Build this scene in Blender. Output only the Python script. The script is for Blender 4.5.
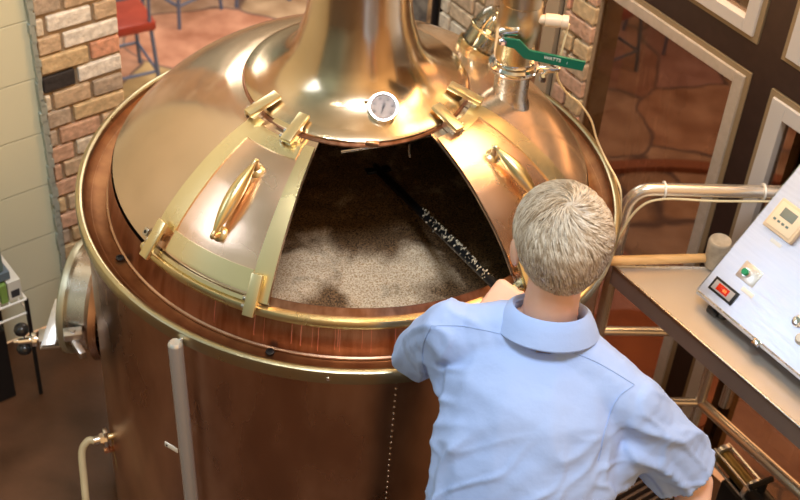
import bpy, bmesh, math, random
from mathutils import Vector, Matrix, noise
random.seed(7)
sc = bpy.context.scene
for o in list(bpy.data.objects): bpy.data.objects.remove(o, do_unlink=True)
COL = sc.collection
V = Vector
PI = math.pi

# ------------------------------------------------------------------ camera
TH, FPX, RO = math.radians(40.774), 1356.98, math.radians(4.7734)
KX, KY, CH = -0.1414, 2.7899, 3.3239
CAM = V((0, 0, CH))
fw = V((0, math.cos(TH), -math.sin(TH)))
r0 = V((1, 0, 0)); u0 = r0.cross(fw)
rt = r0*math.cos(RO)+u0*math.sin(RO); up = u0*math.cos(RO)-r0*math.sin(RO)
cd = bpy.data.cameras.new('camera'); cam = bpy.data.objects.new('camera', cd); COL.objects.link(cam)
M = Matrix((rt, up, -fw)).transposed().to_4x4(); M.translation = CAM
cam.matrix_world = M
cd.sensor_fit = 'HORIZONTAL'; cd.sensor_width = 36; cd.lens = FPX/800*36
cd.clip_start = .05; cd.clip_end = 100
cd.dof.use_dof = True; cd.dof.focus_distance = 2.9; cd.dof.aperture_fstop = 5.6
sc.camera = cam

# ------------------------------------------------------------------ world, lights, exposure
sc.view_settings.view_transform = 'Standard'; sc.view_settings.look = 'None'
sc.view_settings.gamma = 1; sc.view_settings.use_curve_mapping = False
sc.view_settings.exposure = 0.26
W = bpy.data.worlds.new('world'); sc.world = W; W.use_nodes = True
nt = W.node_tree; nt.nodes.clear()
def wn(t): return nt.nodes.new(t)
tc = wn('ShaderNodeTexCoord'); sep = wn('ShaderNodeSeparateXYZ'); nt.links.new(tc.outputs['Generated'], sep.inputs[0])
rp = wn('ShaderNodeValToRGB'); mr = wn('ShaderNodeMapRange'); mr.inputs[1].default_value = -1; mr.inputs[2].default_value = 1
nt.links.new(sep.outputs[2], mr.inputs[0]); nt.links.new(mr.outputs[0], rp.inputs[0])
e = rp.color_ramp.elements; e[0].position = .30; e[0].color = (.20, .16, .12, 1); e[1].position = .95; e[1].color = (.62, .66, .60, 1)
a = e.new(.52); a.color = (.42, .40, .34, 1); a = e.new(.7); a.color = (.66, .68, .58, 1)
nz = wn('ShaderNodeTexNoise'); nz.inputs['Scale'].default_value = 2.6; nz.inputs['Detail'].default_value = 3
nt.links.new(tc.outputs['Generated'], nz.inputs['Vector'])
r2 = wn('ShaderNodeValToRGB'); r2.color_ramp.elements[0].position = .38; r2.color_ramp.elements[0].color = (.72, .70, .66, 1)
r2.color_ramp.elements[1].position = .62; r2.color_ramp.elements[1].color = (1.15, 1.17, 1.17, 1)
nt.links.new(nz.outputs[0], r2.inputs[0])
mx = wn('ShaderNodeMix'); mx.data_type = 'RGBA'; mx.blend_type = 'MULTIPLY'; mx.inputs[0].default_value = 1
nt.links.new(rp.outputs[0], mx.inputs[6]); nt.links.new(r2.outputs[0], mx.inputs[7])
r3 = wn('ShaderNodeValToRGB'); m3 = wn('ShaderNodeMapRange'); m3.inputs[1].default_value = -1; m3.inputs[2].default_value = 1
nt.links.new(sep.outputs[0], m3.inputs[0]); nt.links.new(m3.outputs[0], r3.inputs[0])
r3.color_ramp.elements[0].position = .25; r3.color_ramp.elements[0].color = (.60, .66, .60, 1)
r3.color_ramp.elements[1].position = .78; r3.color_ramp.elements[1].color = (2.3, 1.25, .60, 1)
my = wn('ShaderNodeMix'); my.data_type = 'RGBA'; my.blend_type = 'MULTIPLY'; my.inputs[0].default_value = 1
nt.links.new(mx.outputs[2], my.inputs[6]); nt.links.new(r3.outputs[0], my.inputs[7]); mx = my
bg = wn('ShaderNodeBackground'); bg.inputs[1].default_value = .74; wo = wn('ShaderNodeOutputWorld')
nt.links.new(mx.outputs[2], bg.inputs[0]); nt.links.new(bg.outputs[0], wo.inputs[0])

def area(name, loc, target, sx, sy, power, color):
    l = bpy.data.lights.new(name, 'AREA'); l.shape = 'RECTANGLE'; l.size = sx; l.size_y = sy; l.energy = power; l.color = color
    o = bpy.data.objects.new(name, l); COL.objects.link(o); o.location = loc
    o.rotation_euler = (V(target)-V(loc)).to_track_quat('-Z', 'Y').to_euler(); return o
def point(name, loc, power, color, rad=.03):
    l = bpy.data.lights.new(name, 'POINT'); l.energy = power; l.color = color; l.shadow_soft_size = rad
    o = bpy.data.objects.new(name, l); COL.objects.link(o); o.location = loc; return o
area('daylight_window', (-3.4, 2.2, 3.7), (.4, 2.5, 1.2), 2.6, 1.3, 42, (.74, .85, 1))
area('roof_light', (.3, .9, 5.6), (.1, 2.4, 1.2), 1.1, .9, 115, (.84, .92, 1))
area('warm_lamp', (1.3, 3.4, 3.6), (.2, 2.9, 1.2), 1.2, 1.2, 58, (1, .60, .27))
area('terrace_warm_fill', (3.6, 6.4, 1.7), (.2, 2.9, 1.2), 2.6, 2.0, 170, (1, .62, .30))  # warm fill added outside the pane so the right of the dome reflects orange
area('warm_fill_low', (.74, 3.2, 2.25), (.1, 2.8, 1.3), .7, .7, 17, (1, .56, .22))  # unseen fill added to lift the dome's right side and rim
area('terrace_light', (-1.0, 7.5, 3.5), (-1.0, 7.5, -1.6), 5, 3, 240, (1, .90, .80))
area('terrace_fill_right', (2.6, 6.5, 3.2), (1.8, 6.0, -1.6), 2.5, 2.5, 34, (1, .86, .76))  # added fill, brightens the lower floor behind the large pane
point('ceiling_bulb', (-.9, 1.6, 4.4), 14, (1, .93, .8), .05)
point('pendant_bulb', (.25, 1.7, 4.3), 10, (1, .88, .7), .04)

# ------------------------------------------------------------------ helpers
def ray(px, py): return fw + rt*((px-400)/FPX) + up*((250-py)/FPX)
def at(px, py, z=0.0):
    d = ray(px, py); return CAM + d*((z-CH)/d.z)
def atp(px, py, P0, n):
    d = ray(px, py); return CAM + d*((V(P0)-CAM).dot(n)/d.dot(n))

def mat(name, col, rough=.5, metal=0.0, col2=None, scale=8.0, detail=4, stretch=None, bump=0.0, bscale=None, rvar=0.0, emit=None, lo=.35, hi=.65, **kw):
    m = bpy.data.materials.new(name); m.use_nodes = True; n = m.node_tree; b = n.nodes['Principled BSDF']
    b.inputs['Base Color'].default_value = (*col, 1); b.inputs['Roughness'].default_value = rough; b.inputs['Metallic'].default_value = metal
    t = n.nodes.new('ShaderNodeTexCoord'); mp = n.nodes.new('ShaderNodeMapping'); n.links.new(t.outputs['Object'], mp.inputs[0])
    if stretch: mp.inputs['Scale'].default_value = stretch
    nz = n.nodes.new('ShaderNodeTexNoise'); nz.inputs['Scale'].default_value = scale; nz.inputs['Detail'].default_value = detail
    n.links.new(mp.outputs[0], nz.inputs['Vector'])
    if col2:
        r = n.nodes.new('ShaderNodeValToRGB'); r.color_ramp.elements[0].position = lo; r.color_ramp.elements[1].position = hi
        r.color_ramp.elements[0].color = (*col, 1); r.color_ramp.elements[1].color = (*col2, 1)
        n.links.new(nz.outputs[0], r.inputs[0]); n.links.new(r.outputs[0], b.inputs['Base Color'])
    if rvar:
        q = n.nodes.new('ShaderNodeMapRange'); q.inputs[3].default_value = max(.02, rough-rvar); q.inputs[4].default_value = rough+rvar
        q.inputs[1].default_value = .3; q.inputs[2].default_value = .7
        n.links.new(nz.outputs[0], q.inputs[0]); n.links.new(q.outputs[0], b.inputs['Roughness'])
    if bump:
        z2 = n.nodes.new('ShaderNodeTexNoise'); z2.inputs['Scale'].default_value = bscale or scale; z2.inputs['Detail'].default_value = 5
        n.links.new(mp.outputs[0], z2.inputs['Vector'])
        bp = n.nodes.new('ShaderNodeBump'); bp.inputs['Strength'].default_value = bump; bp.inputs['Distance'].default_value = .01
        n.links.new(z2.outputs[0], bp.inputs['Height']); n.links.new(bp.outputs[0], b.inputs['Normal'])
    if emit:
        b.inputs['Emission Color'].default_value = (*emit[:3], 1); b.inputs['Emission Strength'].default_value = emit[3]
    for k, v in kw.items(): b.inputs[k.replace('_', ' ')].default_value = v
    return m

MT = {}
MT['dome'] = mat('copper_polished', (.62, .47, .33), .20, .84, (.74, .56, .40), scale=5, rvar=.07, bump=.05, bscale=5)
MT['neck'] = mat('copper_neck', (.62, .49, .34), .20, 1, (.72, .57, .40), scale=6, rvar=.05, bump=.03, bscale=7)
MT['door'] = mat('copper_door', (.80, .54, .40), .25, 1, (.88, .63, .48), scale=4, rvar=.07, bump=.03, bscale=4)
MT['tank'] = mat('copper_tarnished', (.43, .26, .18), .30, 1, (.68, .45, .32), scale=3.2, stretch=(2, 2, .8), rvar=.07, bump=.03, bscale=6)
MT['collar'] = mat('copper_collar', (.30, .14, .085), .38, 1, (.46, .24, .16), scale=16, stretch=(3, 3, .25), rvar=.06)
MT['gutter'] = mat('copper_gutter', (.24, .11, .05), .45, 1, (.36, .18, .08), scale=20)
MT['drip'] = mat('copper_drip_streak', (.75, .30, .22), .4, .8)
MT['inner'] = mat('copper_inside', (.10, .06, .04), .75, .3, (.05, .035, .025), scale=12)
MT['brass'] = mat('brass', (.74, .62, .36), .28, 1, (.68, .58, .36), scale=4, rvar=.05)
MT['rim'] = mat('rim_brass', (.54, .48, .30), .32, 1, (.46, .42, .29), scale=14, rvar=.06)
MT['handle'] = mat('handle_brass', (.78, .64, .34), .28, 1)
MT['brassd'] = mat('brass_aged', (.55, .50, .32), .36, 1, (.66, .58, .36), scale=14, rvar=.05)
MT['strip'] = mat('brass_satin', (.84, .73, .44), .28, .95, (.80, .69, .42), scale=2.5, rvar=.05)
MT['steel'] = mat('stainless', (.62, .60, .57), .26, 1, (.70, .68, .65), scale=30, rvar=.06)
MT['steelb'] = mat('stainless_brushed', (.66, .66, .68), .36, 1, (.60, .60, .62), scale=9, stretch=(1, 1, 20), rvar=.05)
MT['panel'] = mat('panel_steel', (.64, .69, .84), .36, .9, (.70, .75, .90), scale=9, stretch=(1, 1, 20), rvar=.05)
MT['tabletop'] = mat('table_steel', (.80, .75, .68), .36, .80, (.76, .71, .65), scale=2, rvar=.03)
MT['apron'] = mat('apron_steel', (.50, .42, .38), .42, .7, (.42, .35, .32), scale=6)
MT['pipe'] = mat('pipe_steel', (.76, .70, .62), .26, .85)
MT['tube'] = mat('tube_steel', (.66, .69, .72), .22, .7)
MT['chrome'] = mat('chrome', (.80, .80, .80), .08, 1)
MT['black'] = mat('black_plastic', (.012, .012, .014), .25)
MT['blackm'] = mat('black_metal', (.02, .02, .022), .4, .5)
MT['dark'] = mat('dark_mullion', (.030, .016, .012), .45, 0, (.038, .020, .015), scale=30)
MT['frame'] = mat('frame_paint', (.50, .42, .34), .5, 0, (.44, .37, .29), scale=40)
MT['framew'] = mat('frame_paint_pale', (.58, .54, .50), .5)
MT['framet'] = mat('frame_olive', (.28, .20, .11), .5)
MT['white'] = mat('white_plastic', (.85, .84, .80), .4)
MT['beige'] = mat('beige_plastic', (.74, .60, .42), .45)
MT['green'] = mat('green_vinyl', (.0, .13, .08), .35)
MT['hose'] = mat('hose_beige', (.52, .45, .29), .45)
MT['amber'] = mat('hose_amber', (.34, .24, .11), .25, 0, Alpha=.9)
MT['cableY'] = mat('cable_cream', (.80, .68, .42), .5)
MT['wood'] = mat('ash_wood', (.58, .33, .12), .45, 0, (.70, .44, .19), scale=9, stretch=(1, 6, 6))
MT['woodend'] = mat('mallet_head', (.52, .44, .33), .7, 0, (.36, .30, .22), scale=30)
MT['led'] = mat('red_display', (.35, .01, .0), .2, emit=(1, .04, .01, .25))
MT['ledd'] = mat('orange_digits', (.9, .2, .02), .3, emit=(1, .25, .03, .7))
MT['plate'] = mat('plate_grey', (.40, .38, .38), .4)
MT['lcd'] = mat('lcd_grey', (.20, .23, .20), .3)
MT['greenb'] = mat('green_button', (.0, .28, .10), .3)
MT['redm'] = mat('red_vinyl', (.22, .022, .014), .35, 0, (.28, .035, .022), scale=10)
MT['blue'] = mat('blue_grey_metal', (.12, .16, .28), .4, .3)
MT['dial'] = mat('dial_face', (.42, .36, .35), .6)
MT['shirt'] = mat('shirt_cotton', (.35, .51, .92), .85, 0, (.40, .56, .96), scale=5, bump=.12, bscale=60)
MT['seam'] = mat('seam_thread', (.31, .46, .80), .9)
MT['trouser'] = mat('trouser_cloth', (.03, .035, .05), .9)
MT['shoe'] = mat('shoe_leather', (.03, .02, .015), .5)
MT['skin'] = mat('skin', (.76, .46, .35), .5, 0, (.82, .54, .43), scale=12, Subsurface_Weight=.12)
MT['hair'] = mat('grey_blond_hair', (.42, .35, .27), .6, 0, (.62, .56, .48), scale=26, detail=6, stretch=(1, 1, 1), lo=.36, hi=.60)
MT['carton'] = mat('carton_white', (.70, .70, .66), .6)
MT['cartong'] = mat('carton_green', (.20, .34, .08), .6)
MT['cartonb'] = mat('carton_blue_grey', (.12, .17, .22), .6)
MT['teal'] = mat('bin_plastic', (.13, .20, .20), .5)
MT['bag'] = mat('bag_black', (.015, .012, .018), .8)
MT['kraft'] = mat('mark_ink', (.03, .03, .04), .6)
MT['floor'] = mat('sealed_floor', (.060, .026, .011), .42, 0, (.115, .05, .022), scale=5, detail=8, rvar=.08, bump=.05, bscale=60)
MT['disc'] = mat('red_brown_floor', (.42, .12, .04), .3, 0, (.30, .08, .03), scale=6)
MT['curb'] = mat('curb_terracotta', (.30, .10, .05), .5)
MT['pump'] = mat('pump_olive', (.20, .14, .04), .35, .6)
MT['copperpipe'] = mat('copper_bright', (.80, .42, .26), .25, 1)

def glassmat(name, tint, rough=.02, base=.04, top=.5):
    m = bpy.data.materials.new(name); m.use_nodes = True; n = m.node_tree; n.nodes.clear()
    o = n.nodes.new('ShaderNodeOutputMaterial'); t = n.nodes.new('ShaderNodeBsdfTransparent'); t.inputs[0].default_value = (*tint, 1)
    g = n.nodes.new('ShaderNodeBsdfGlossy'); g.inputs['Roughness'].default_value = rough
    lw = n.nodes.new('ShaderNodeLayerWeight'); pw = n.nodes.new('ShaderNodeMath'); pw.operation = 'POWER'; pw.inputs[1].default_value = 3.5
    f = n.nodes.new('ShaderNodeMapRange'); f.inputs[3].default_value = base; f.inputs[4].default_value = top; mx = n.nodes.new('ShaderNodeMixShader')
    n.links.new(lw.outputs['Facing'], pw.inputs[0]); n.links.new(pw.outputs[0], f.inputs[0])
    n.links.new(f.outputs[0], mx.inputs[0]); n.links.new(t.outputs[0], mx.inputs[1]); n.links.new(g.outputs[0], mx.inputs[2]); n.links.new(mx.outputs[0], o.inputs[0])
    return m
MT['pane'] = glassmat('window_glass', (.44, .385, .35))
MT['glass'] = glassmat('clear_glass', (.86, .86, .80), .10, .16, .8)
MT['lens'] = glassmat('lens_glass', (.95, .95, .95), .01, .003, .2)

def flagstone():
    m = bpy.data.materials.new('flagstone'); m.use_nodes = True; n = m.node_tree; b = n.nodes['Principled BSDF']
    t = n.nodes.new('ShaderNodeTexCoord')
    wz = n.nodes.new('ShaderNodeTexNoise'); wz.inputs['Scale'].default_value = 1.4; n.links.new(t.outputs['Object'], wz.inputs['Vector'])
    ad = n.nodes.new('ShaderNodeVectorMath'); ad.operation = 'MULTIPLY_ADD'; ad.inputs[1].default_value = (.6, .6, .6)
    n.links.new(wz.outputs['Color'], ad.inputs[0]); n.links.new(t.outputs['Object'], ad.inputs[2])
    v = n.nodes.new('ShaderNodeTexVoronoi'); v.feature = 'DISTANCE_TO_EDGE'; v.inputs['Scale'].default_value = 1.25; n.links.new(ad.outputs[0], v.inputs['Vector'])
    v2 = n.nodes.new('ShaderNodeTexVoronoi'); v2.inputs['Scale'].default_value = 1.25; n.links.new(ad.outputs[0], v2.inputs['Vector'])
    nz = n.nodes.new('ShaderNodeTexNoise'); nz.inputs['Scale'].default_value = 5; nz.inputs['Detail'].default_value = 6; n.links.new(t.outputs['Object'], nz.inputs['Vector'])
    r = n.nodes.new('ShaderNodeValToRGB'); r.color_ramp.elements[0].color = (.26, .14, .08, 1); r.color_ramp.elements[1].color = (.52, .34, .23, 1)
    r.color_ramp.elements[0].position = .3; r.color_ramp.elements[1].position = .7; n.links.new(nz.outputs[0], r.inputs[0])
    hs = n.nodes.new('ShaderNodeMix'); hs.data_type = 'RGBA'; hs.blend_type = 'SOFT_LIGHT'; hs.inputs[0].default_value = .5
    n.links.new(r.outputs[0], hs.inputs[6]); n.links.new(v2.outputs['Color'], hs.inputs[7])
    bw = n.nodes.new('ShaderNodeMix'); bw.data_type = 'RGBA'; bw.inputs[0].default_value = .55; n.links.new(hs.outputs[2], bw.inputs[6]); n.links.new(r.outputs[0], bw.inputs[7])
    l = n.nodes.new('ShaderNodeMapRange'); l.inputs[1].default_value = .006; l.inputs[2].default_value = .022; n.links.new(v.outputs['Distance'], l.inputs[0])
    k = n.nodes.new('ShaderNodeMix'); k.data_type = 'RGBA'; k.inputs[6].default_value = (.13, .08, .07, 1); n.links.new(l.outputs[0], k.inputs[0]); n.links.new(bw.outputs[2], k.inputs[7])
    n.links.new(k.outputs[2], b.inputs['Base Color']); b.inputs['Roughness'].default_value = .55
    return m
MT['flag'] = flagstone()

def blockmat():
    m = bpy.data.materials.new('painted_block'); m.use_nodes = True; n = m.node_tree; b = n.nodes['Principled BSDF']
    t = n.nodes.new('ShaderNodeTexCoord'); mp = n.nodes.new('ShaderNodeMapping'); n.links.new(t.outputs['UV'], mp.inputs[0])
    br = n.nodes.new('ShaderNodeTexBrick'); br.inputs['Scale'].default_value = 1; br.inputs['Mortar Size'].default_value = .0028
    br.inputs['Brick Width'].default_value = .40; br.inputs['Row Height'].default_value = .20; br.inputs['Mortar Smooth'].default_value = .6
    br.inputs['Color1'].default_value = (.72, .73, .55, 1); br.inputs['Color2'].default_value = (.70, .72, .54, 1); br.inputs['Mortar'].default_value = (.52, .53, .40, 1)
    n.links.new(mp.outputs[0], br.inputs['Vector']); n.links.new(br.outputs['Color'], b.inputs['Base Color'])
    bp = n.nodes.new('ShaderNodeBump'); bp.invert = True; bp.inputs['Strength'].default_value = .5; bp.inputs['Distance'].default_value = .006
    n.links.new(br.outputs['Fac'], bp.inputs['Height']); n.links.new(bp.outputs[0], b.inputs['Normal']); b.inputs['Roughness'].default_value = .5
    return m
MT['block'] = blockmat()

def mesh_obj(name, verts, faces, m, parent=None, smooth=True, mats=None, fmi=None):
    me = bpy.data.meshes.new(name); me.from_pydata([tuple(v) for v in verts], [], faces); me.validate()
    for k in (mats or [m]): me.materials.append(k)
    if fmi:
        for p, i in zip(me.polygons, fmi): p.material_index = i
    bm = bmesh.new(); bm.from_mesh(me); bmesh.ops.recalc_face_normals(bm, faces=bm.faces); bm.to_mesh(me); bm.free()
    if smooth:
        me.polygons.foreach_set('use_smooth', [True]*len(me.polygons))
        try: me.set_sharp_from_angle(angle=math.radians(38))
        except Exception: pass
    o = bpy.data.objects.new(name, me); COL.objects.link(o)
    if parent: o.parent = parent
    return o
class B:
    def __init__(s): s.v = []; s.f = []; s.mi = []; s.cur = 0
    def add(s, vs, fs):
        k = len(s.v); s.v += [V(v) for v in vs]; s.f += [tuple(i+k for i in f) for f in fs]; s.mi += [s.cur]*len(fs)
    def box(s, c, ax, ay, az, hx, hy, hz, bev=0.0):
        c = V(c); ax, ay, az = V(ax).normalized(), V(ay).normalized(), V(az).normalized()
        if bev <= 0:
            vs = [c+ax*hx*i+ay*hy*j+az*hz*k for i in (-1, 1) for j in (-1, 1) for k in (-1, 1)]
            s.add(vs, [(0, 1, 3, 2), (4, 6, 7, 5), (0, 4, 5, 1), (2, 3, 7, 6), (0, 2, 6, 4), (1, 5, 7, 3)]); return
        bm = bmesh.new(); bmesh.ops.create_cube(bm, size=2)
        for v in bm.verts: v.co = V((v.co.x*hx, v.co.y*hy, v.co.z*hz))
        bmesh.ops.bevel(bm, geom=bm.edges[:], offset=bev, segments=2, affect='EDGES', profile=.5)
        bm.verts.index_update()
        s.add([c+ax*v.co.x+ay*v.co.y+az*v.co.z for v in bm.verts], [[v.index for v in f.verts] for f in bm.faces]); bm.free()
    def tube(s, pts, r, n=14, closed=False, cap=True):
        pts = [V(p) for p in pts]; N = len(pts); rr = r if isinstance(r, (list, tuple)) else [r]*N
        vs = []; prev = None
        for i, p in enumerate(pts):
            if closed: t = pts[(i+1) % N]-pts[i-1]
            else: t = pts[min(i+1, N-1)]-pts[max(i-1, 0)]
            t.normalize()
            if prev is None:
                x = t.cross(V((0, 0, 1)));
                if x.length < .05: x = t.cross(V((0, 1, 0)))
            else: x = prev-t*prev.dot(t)
            x.normalize(); prev = x; y = t.cross(x)
            for k in range(n):
                a = 2*PI*k/n; vs.append(p+x*math.cos(a)*rr[i]+y*math.sin(a)*rr[i])
        fs = []
        for i in range(N if closed else N-1):
            j = (i+1) % N
            for k in range(n): fs.append((i*n+k, i*n+(k+1) % n, j*n+(k+1) % n, j*n+k))
        if cap and not closed: fs.append(tuple(range(n))[::-1]); fs.append(tuple((N-1)*n+k for k in range(n)))
        s.add(vs, fs)
    def cyl(s, p0, p1, r, n=24, r1=None): s.tube([p0, p1], [r, r if r1 is None else r1], n)
    def lathe(s, c, axis, prof, n=40, a0=0, a1=360, xdir=None):
        # prof: (radius, height along axis) open polyline
        c = V(c); az = V(axis).normalized(); x = V(xdir) if xdir else (az.cross(V((0, 1, 0))) if abs(az.y) < .9 else az.cross(V((1, 0, 0))))
        x = (x-az*x.dot(az)).normalized(); y = az.cross(x); full = abs(a1-a0) >= 359.9; m = n if full else n+1; vs = []; fs = []
        for i in range(m):
            a = math.radians(a0+(a1-a0)*i/n)
            for r, h in prof: vs.append(c+(x*math.cos(a)+y*math.sin(a))*r+az*h)
        L = len(prof)
        for i in range(n):
            j = (i+1) % m
            for k in range(L-1): fs.append((i*L+k, j*L+k, j*L+k+1, i*L+k+1))
        s.add(vs, fs)
    def obj(s, name, m, parent=None, smooth=True, mats=None): return mesh_obj(name, s.v, s.f, m, parent, smooth, mats, s.mi if mats else None)
def curve_pts(pts, n=8):
    pts = [V(p) for p in pts]; P = [pts[0]*2-pts[1]]+pts+[pts[-1]*2-pts[-2]]; out = []
    for i in range(1, len(P)-2):
        for k in range(n):
            t = k/n; a, b, c, d = P[i-1], P[i], P[i+1], P[i+2]
            out.append(.5*((2*b)+(c-a)*t+(2*a-5*b+4*c-d)*t*t+(3*b-a-3*c+d)*t**3))
    out.append(pts[-1]); return out
def tag(o, label=None, cat=None, group=None, kind=None):
    if label: o['label'] = label
    if cat: o['category'] = cat
    if group: o['group'] = group
    if kind: o['kind'] = kind
    return o
def empty(name, loc, label, cat, group=None):
    o = bpy.data.objects.new(name, None); COL.objects.link(o); o.location = (0, 0, 0); o.empty_display_size = .05
    return tag(o, label, cat, group)

# wall coordinate frames
w = V((-.615, .79, 0)).normalized(); nw = V((.79, .615, 0)).normalized(); OFF = 2.62
def WP(a, z, d=0): return w*a + nw*(OFF-d) + V((0, 0, z))       # window wall, d towards the room
e1 = V((.77, .64, 0)).normalized(); n1 = V((-e1.y, e1.x, 0))
def LP(a, z, d=0): return e1*a + n1*(3.30-d) + V((0, 0, z))     # brick and block wall
Z = V((0, 0, 1))

# ------------------------------------------------------------------ structure
fb = B()   # raised brewhouse floor, bounded by the two walls
c = LP(-3.5, 0); corner = V((-.02, 4.26, 0))
poly = [LP(-3.5, 0), V((corner.x, corner.y, 0)), WP(-1.5, 0), WP(-1.5, 0)-nw*6, LP(-3.5, 0)-n1*5]
vs = [V((p.x, p.y, 0)) for p in poly]+[V((p.x, p.y, -.25)) for p in poly]; N = 5
fb.add(vs, [tuple(range(N))]+[tuple(range(N, 2*N))[::-1]]+[(i, (i+1) % N, (i+1) % N+N, i+N) for i in range(N)])
tag(fb.obj('floor', MT['floor'], smooth=False), kind='structure', label='red-brown sealed floor around the kettle')
g = B(); g.box((0, 9, -1.65), (1, 0, 0), (0, 1, 0), Z, 9, 8, .05)
tag(g.obj('floor_terrace', MT['flag'], smooth=False), kind='structure', label='lower floor of irregular tan flagstones')

b = B(); b.box(LP(1.28-2.2, 1.6, -.10), e1, n1, Z, 2.2, .10, 1.6)
o = b.obj('wall_left', MT['block'], smooth=False); tag(o, kind='structure', label='pale green painted block wall')
uv = o.data.uv_layers.new(name='uv')
for p in o.data.polygons:
    for li in p.loop_indices:
        co = o.data.vertices[o.data.loops[li].vertex_index].co; uv.data[li].uv = (co.dot(e1)+10.13, co.z+.01)
# grey ragged mortar edge between block and brick
b = B()
z = 0
while z < 3.2:
    h = random.uniform(.012, .035); b.box(LP(1.279+random.uniform(-.003, .003), z+h/2, .008), e1, n1, Z, .006+random.uniform(0, .004), .010, h/2+.003); z += h
tag(b.obj('trim_1', mat('grey_mortar_edge', (.36, .40, .36), .9), smooth=False), kind='structure')

bcols = [(.56, .42, .28), (.64, .50, .34), (.52, .37, .24), (.68, .60, .47), (.60, .45, .26), (.60, .38, .26), (.80, .76, .68), (.035, .03, .03), (.47, .38, .29), (.66, .34, .22)]
bm_ = [mat('reclaimed_brick', tuple(x*.85 for x in c_), .85, 0, tuple(min(1, x*1.25) for x in c_), scale=45, bump=.5, bscale=70) for c_ in bcols]
mort = mat('mortar_brown', (.32, .23, .14), .95, 0, (.40, .30, .19), scale=50)
def brickface(P, a0, a1, z0, z1, name, ax, nrm, course=.0665, depth=.05, special=True, d0=.012, pale=0, pal=None):
    b = B(); b.cur = 0; b.box(P((a0+a1)/2, (z0+z1)/2, -depth), ax, nrm, Z, (a1-a0)/2-.003, depth, (z1-z0)/2)
    k0 = int((z0-.932)/course)-1; r = random.Random(3)
    for k in range(k0, int((z1-.932)/course)):
        zb = .932+k*course
        if zb < z0: continue
        W_ = a1-a0
        if special: cuts = {0: [a0, a0+.115, a1], 1: [a0, a0+.165, a1], -1: [a0, a0+.028, a0+.16, a1]}.get(k) or ([a0, a0+.10+r.uniform(-.02, .02), a1] if k % 2 == 0 else [a0, a0+.035, a0+.175+r.uniform(-.01, .02), a1])
        else:
            x = a0-r.uniform(0, .1); cuts = [a0]
            while x < a1-.05:
                x += r.uniform(.12, .17)
                if x > a0+.03: cuts.append(min(x, a1))
            if cuts[-1] < a1: cuts.append(a1)
        for i in range(len(cuts)-1):
            l, h = cuts[i]+.006, cuts[i+1]-.006
            if h-l < .012: continue
            ci = r.choice([0, 1, 2, 3, 4, 5, 0, 4, 1, 8]) if r.random() > pale else r.choice([3, 6, 3, 1])
            if pal: ci = r.choice(pal)
            if special and k == 0: ci = [7, 6][i]
            if special and k == 1: ci = [4, 9][min(i, 1)]
            if special and k in (2, 3, 5): ci = r.choice([6, 3, 0])
            b.cur = ci+1; jz = r.uniform(-.002, .002)
            b.box(P((l+h)/2, zb+.029+jz, r.uniform(-.001, .004)), ax+Z*r.uniform(-.02, .02), nrm, Z, (h-l)/2, d0, .0265+r.uniform(-.0015, .0015), bev=.004)
    o = b.obj(name, None, smooth=False, mats=[mort]+bm_); return o
o = brickface(LP, 1.285, 1.556, 0, 3.2, 'wall_brick', e1, n1); tag(o, kind='structure', label='column of reclaimed tan bricks with one black and one white brick')
o = brickface(WP, 2.95, 3.24, -1.6, 3.2, 'wall_corner', w, nw, special=False, pale=.7); tag(o, kind='structure', label='pale reclaimed brick column behind the kettle neck')
o = brickface(WP, 2.488, 2.625, -1.6, 3.2, 'wall_jamb', w, nw, special=False, d0=.016, pal=[5, 4, 9, 0, 5]); tag(o, kind='structure', label='narrow orange-brown brick jamb beside the large window')

# window wall: dark mullions, frames, panes
def wbox(b, a0, a1, z0, z1, d0, d1, bev=0): b.box(WP((a0+a1)/2, (z0+z1)/2, (d0+d1)/2), w, nw, Z, abs(a1-a0)/2, abs(d1-d0)/2, (z1-z0)/2, bev)
b = B()
wbox(b, -.8, 2.54, 1.37, 1.455, -.08, .0); wbox(b, 1.825, 1.898, 0, 1.37, -.08, 0); wbox(b, 1.825, 1.905, 1.455, 3.2, -.08, 0); wbox(b, -.8, 2.54, 2.3, 3.2, -.08, 0)
wbox(b, .55, .63, 0, 1.37, -.08, 0); wbox(b, .55, .63, 1.455, 2.3, -.08, 0)
tag(b.obj('wall_right', MT['dark'], smooth=False), kind='structure', label='dark brown mullions of the window wall')
def window(name, a0, a1, z0, z1, fwid, m, pale=False, bottom=True, lab=None):
    b = B(); f = fwid
    b.cur = 0
    wbox(b, a0, a0+f, z0, z1, -.03, .012, .002); wbox(b, a1-f, a1, z0, z1, -.03, .012, .002)
    wbox(b, a0+f, a1-f, z1-f, z1, -.03, .012, .002)
    if bottom: wbox(b, a0+f, a1-f, z0, z0+f, -.03, .012, .002)
    b.cur = 1; t = .016
    wbox(b, a0-t, a0, z0-(t if bottom else 0), z1+t, -.03, .004); wbox(b, a1, a1+t, z0-(t if bottom else 0), z1+t, -.03, .004)
    wbox(b, a0, a1, z1, z1+t, -.03, .004)
    if bottom: wbox(b, a0, a1, z0-t, z0, -.03, .004)
    fr = b.obj(name, None, smooth=False, mats=[m, MT['framet']]); tag(fr, kind='structure', label=lab)
    g = B(); wbox(g, a0+f, a1-f, z0+(f if bottom else 0), z1-f, -.018, -.012); g.obj('window_pane', MT['pane'], fr, smooth=False); return fr
window('window_1', 1.914, 2.535, .0, 1.352, .035, MT['frame'], bottom=False, lab='large pane of glass in a pale painted frame')
window('window_2', 1.925, 2.53, 1.471, 2.28, .038, MT['framew'], lab='upper window with pale frame')
window('window_3', .66, 1.809, .0, 1.350, .048, MT['framew'], bottom=False, lab='window with pale frame behind the control box')
window('window_4', .66, 1.807, 1.475, 2.28, .045, MT['framew'], lab='upper right window in a pale frame')
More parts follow.
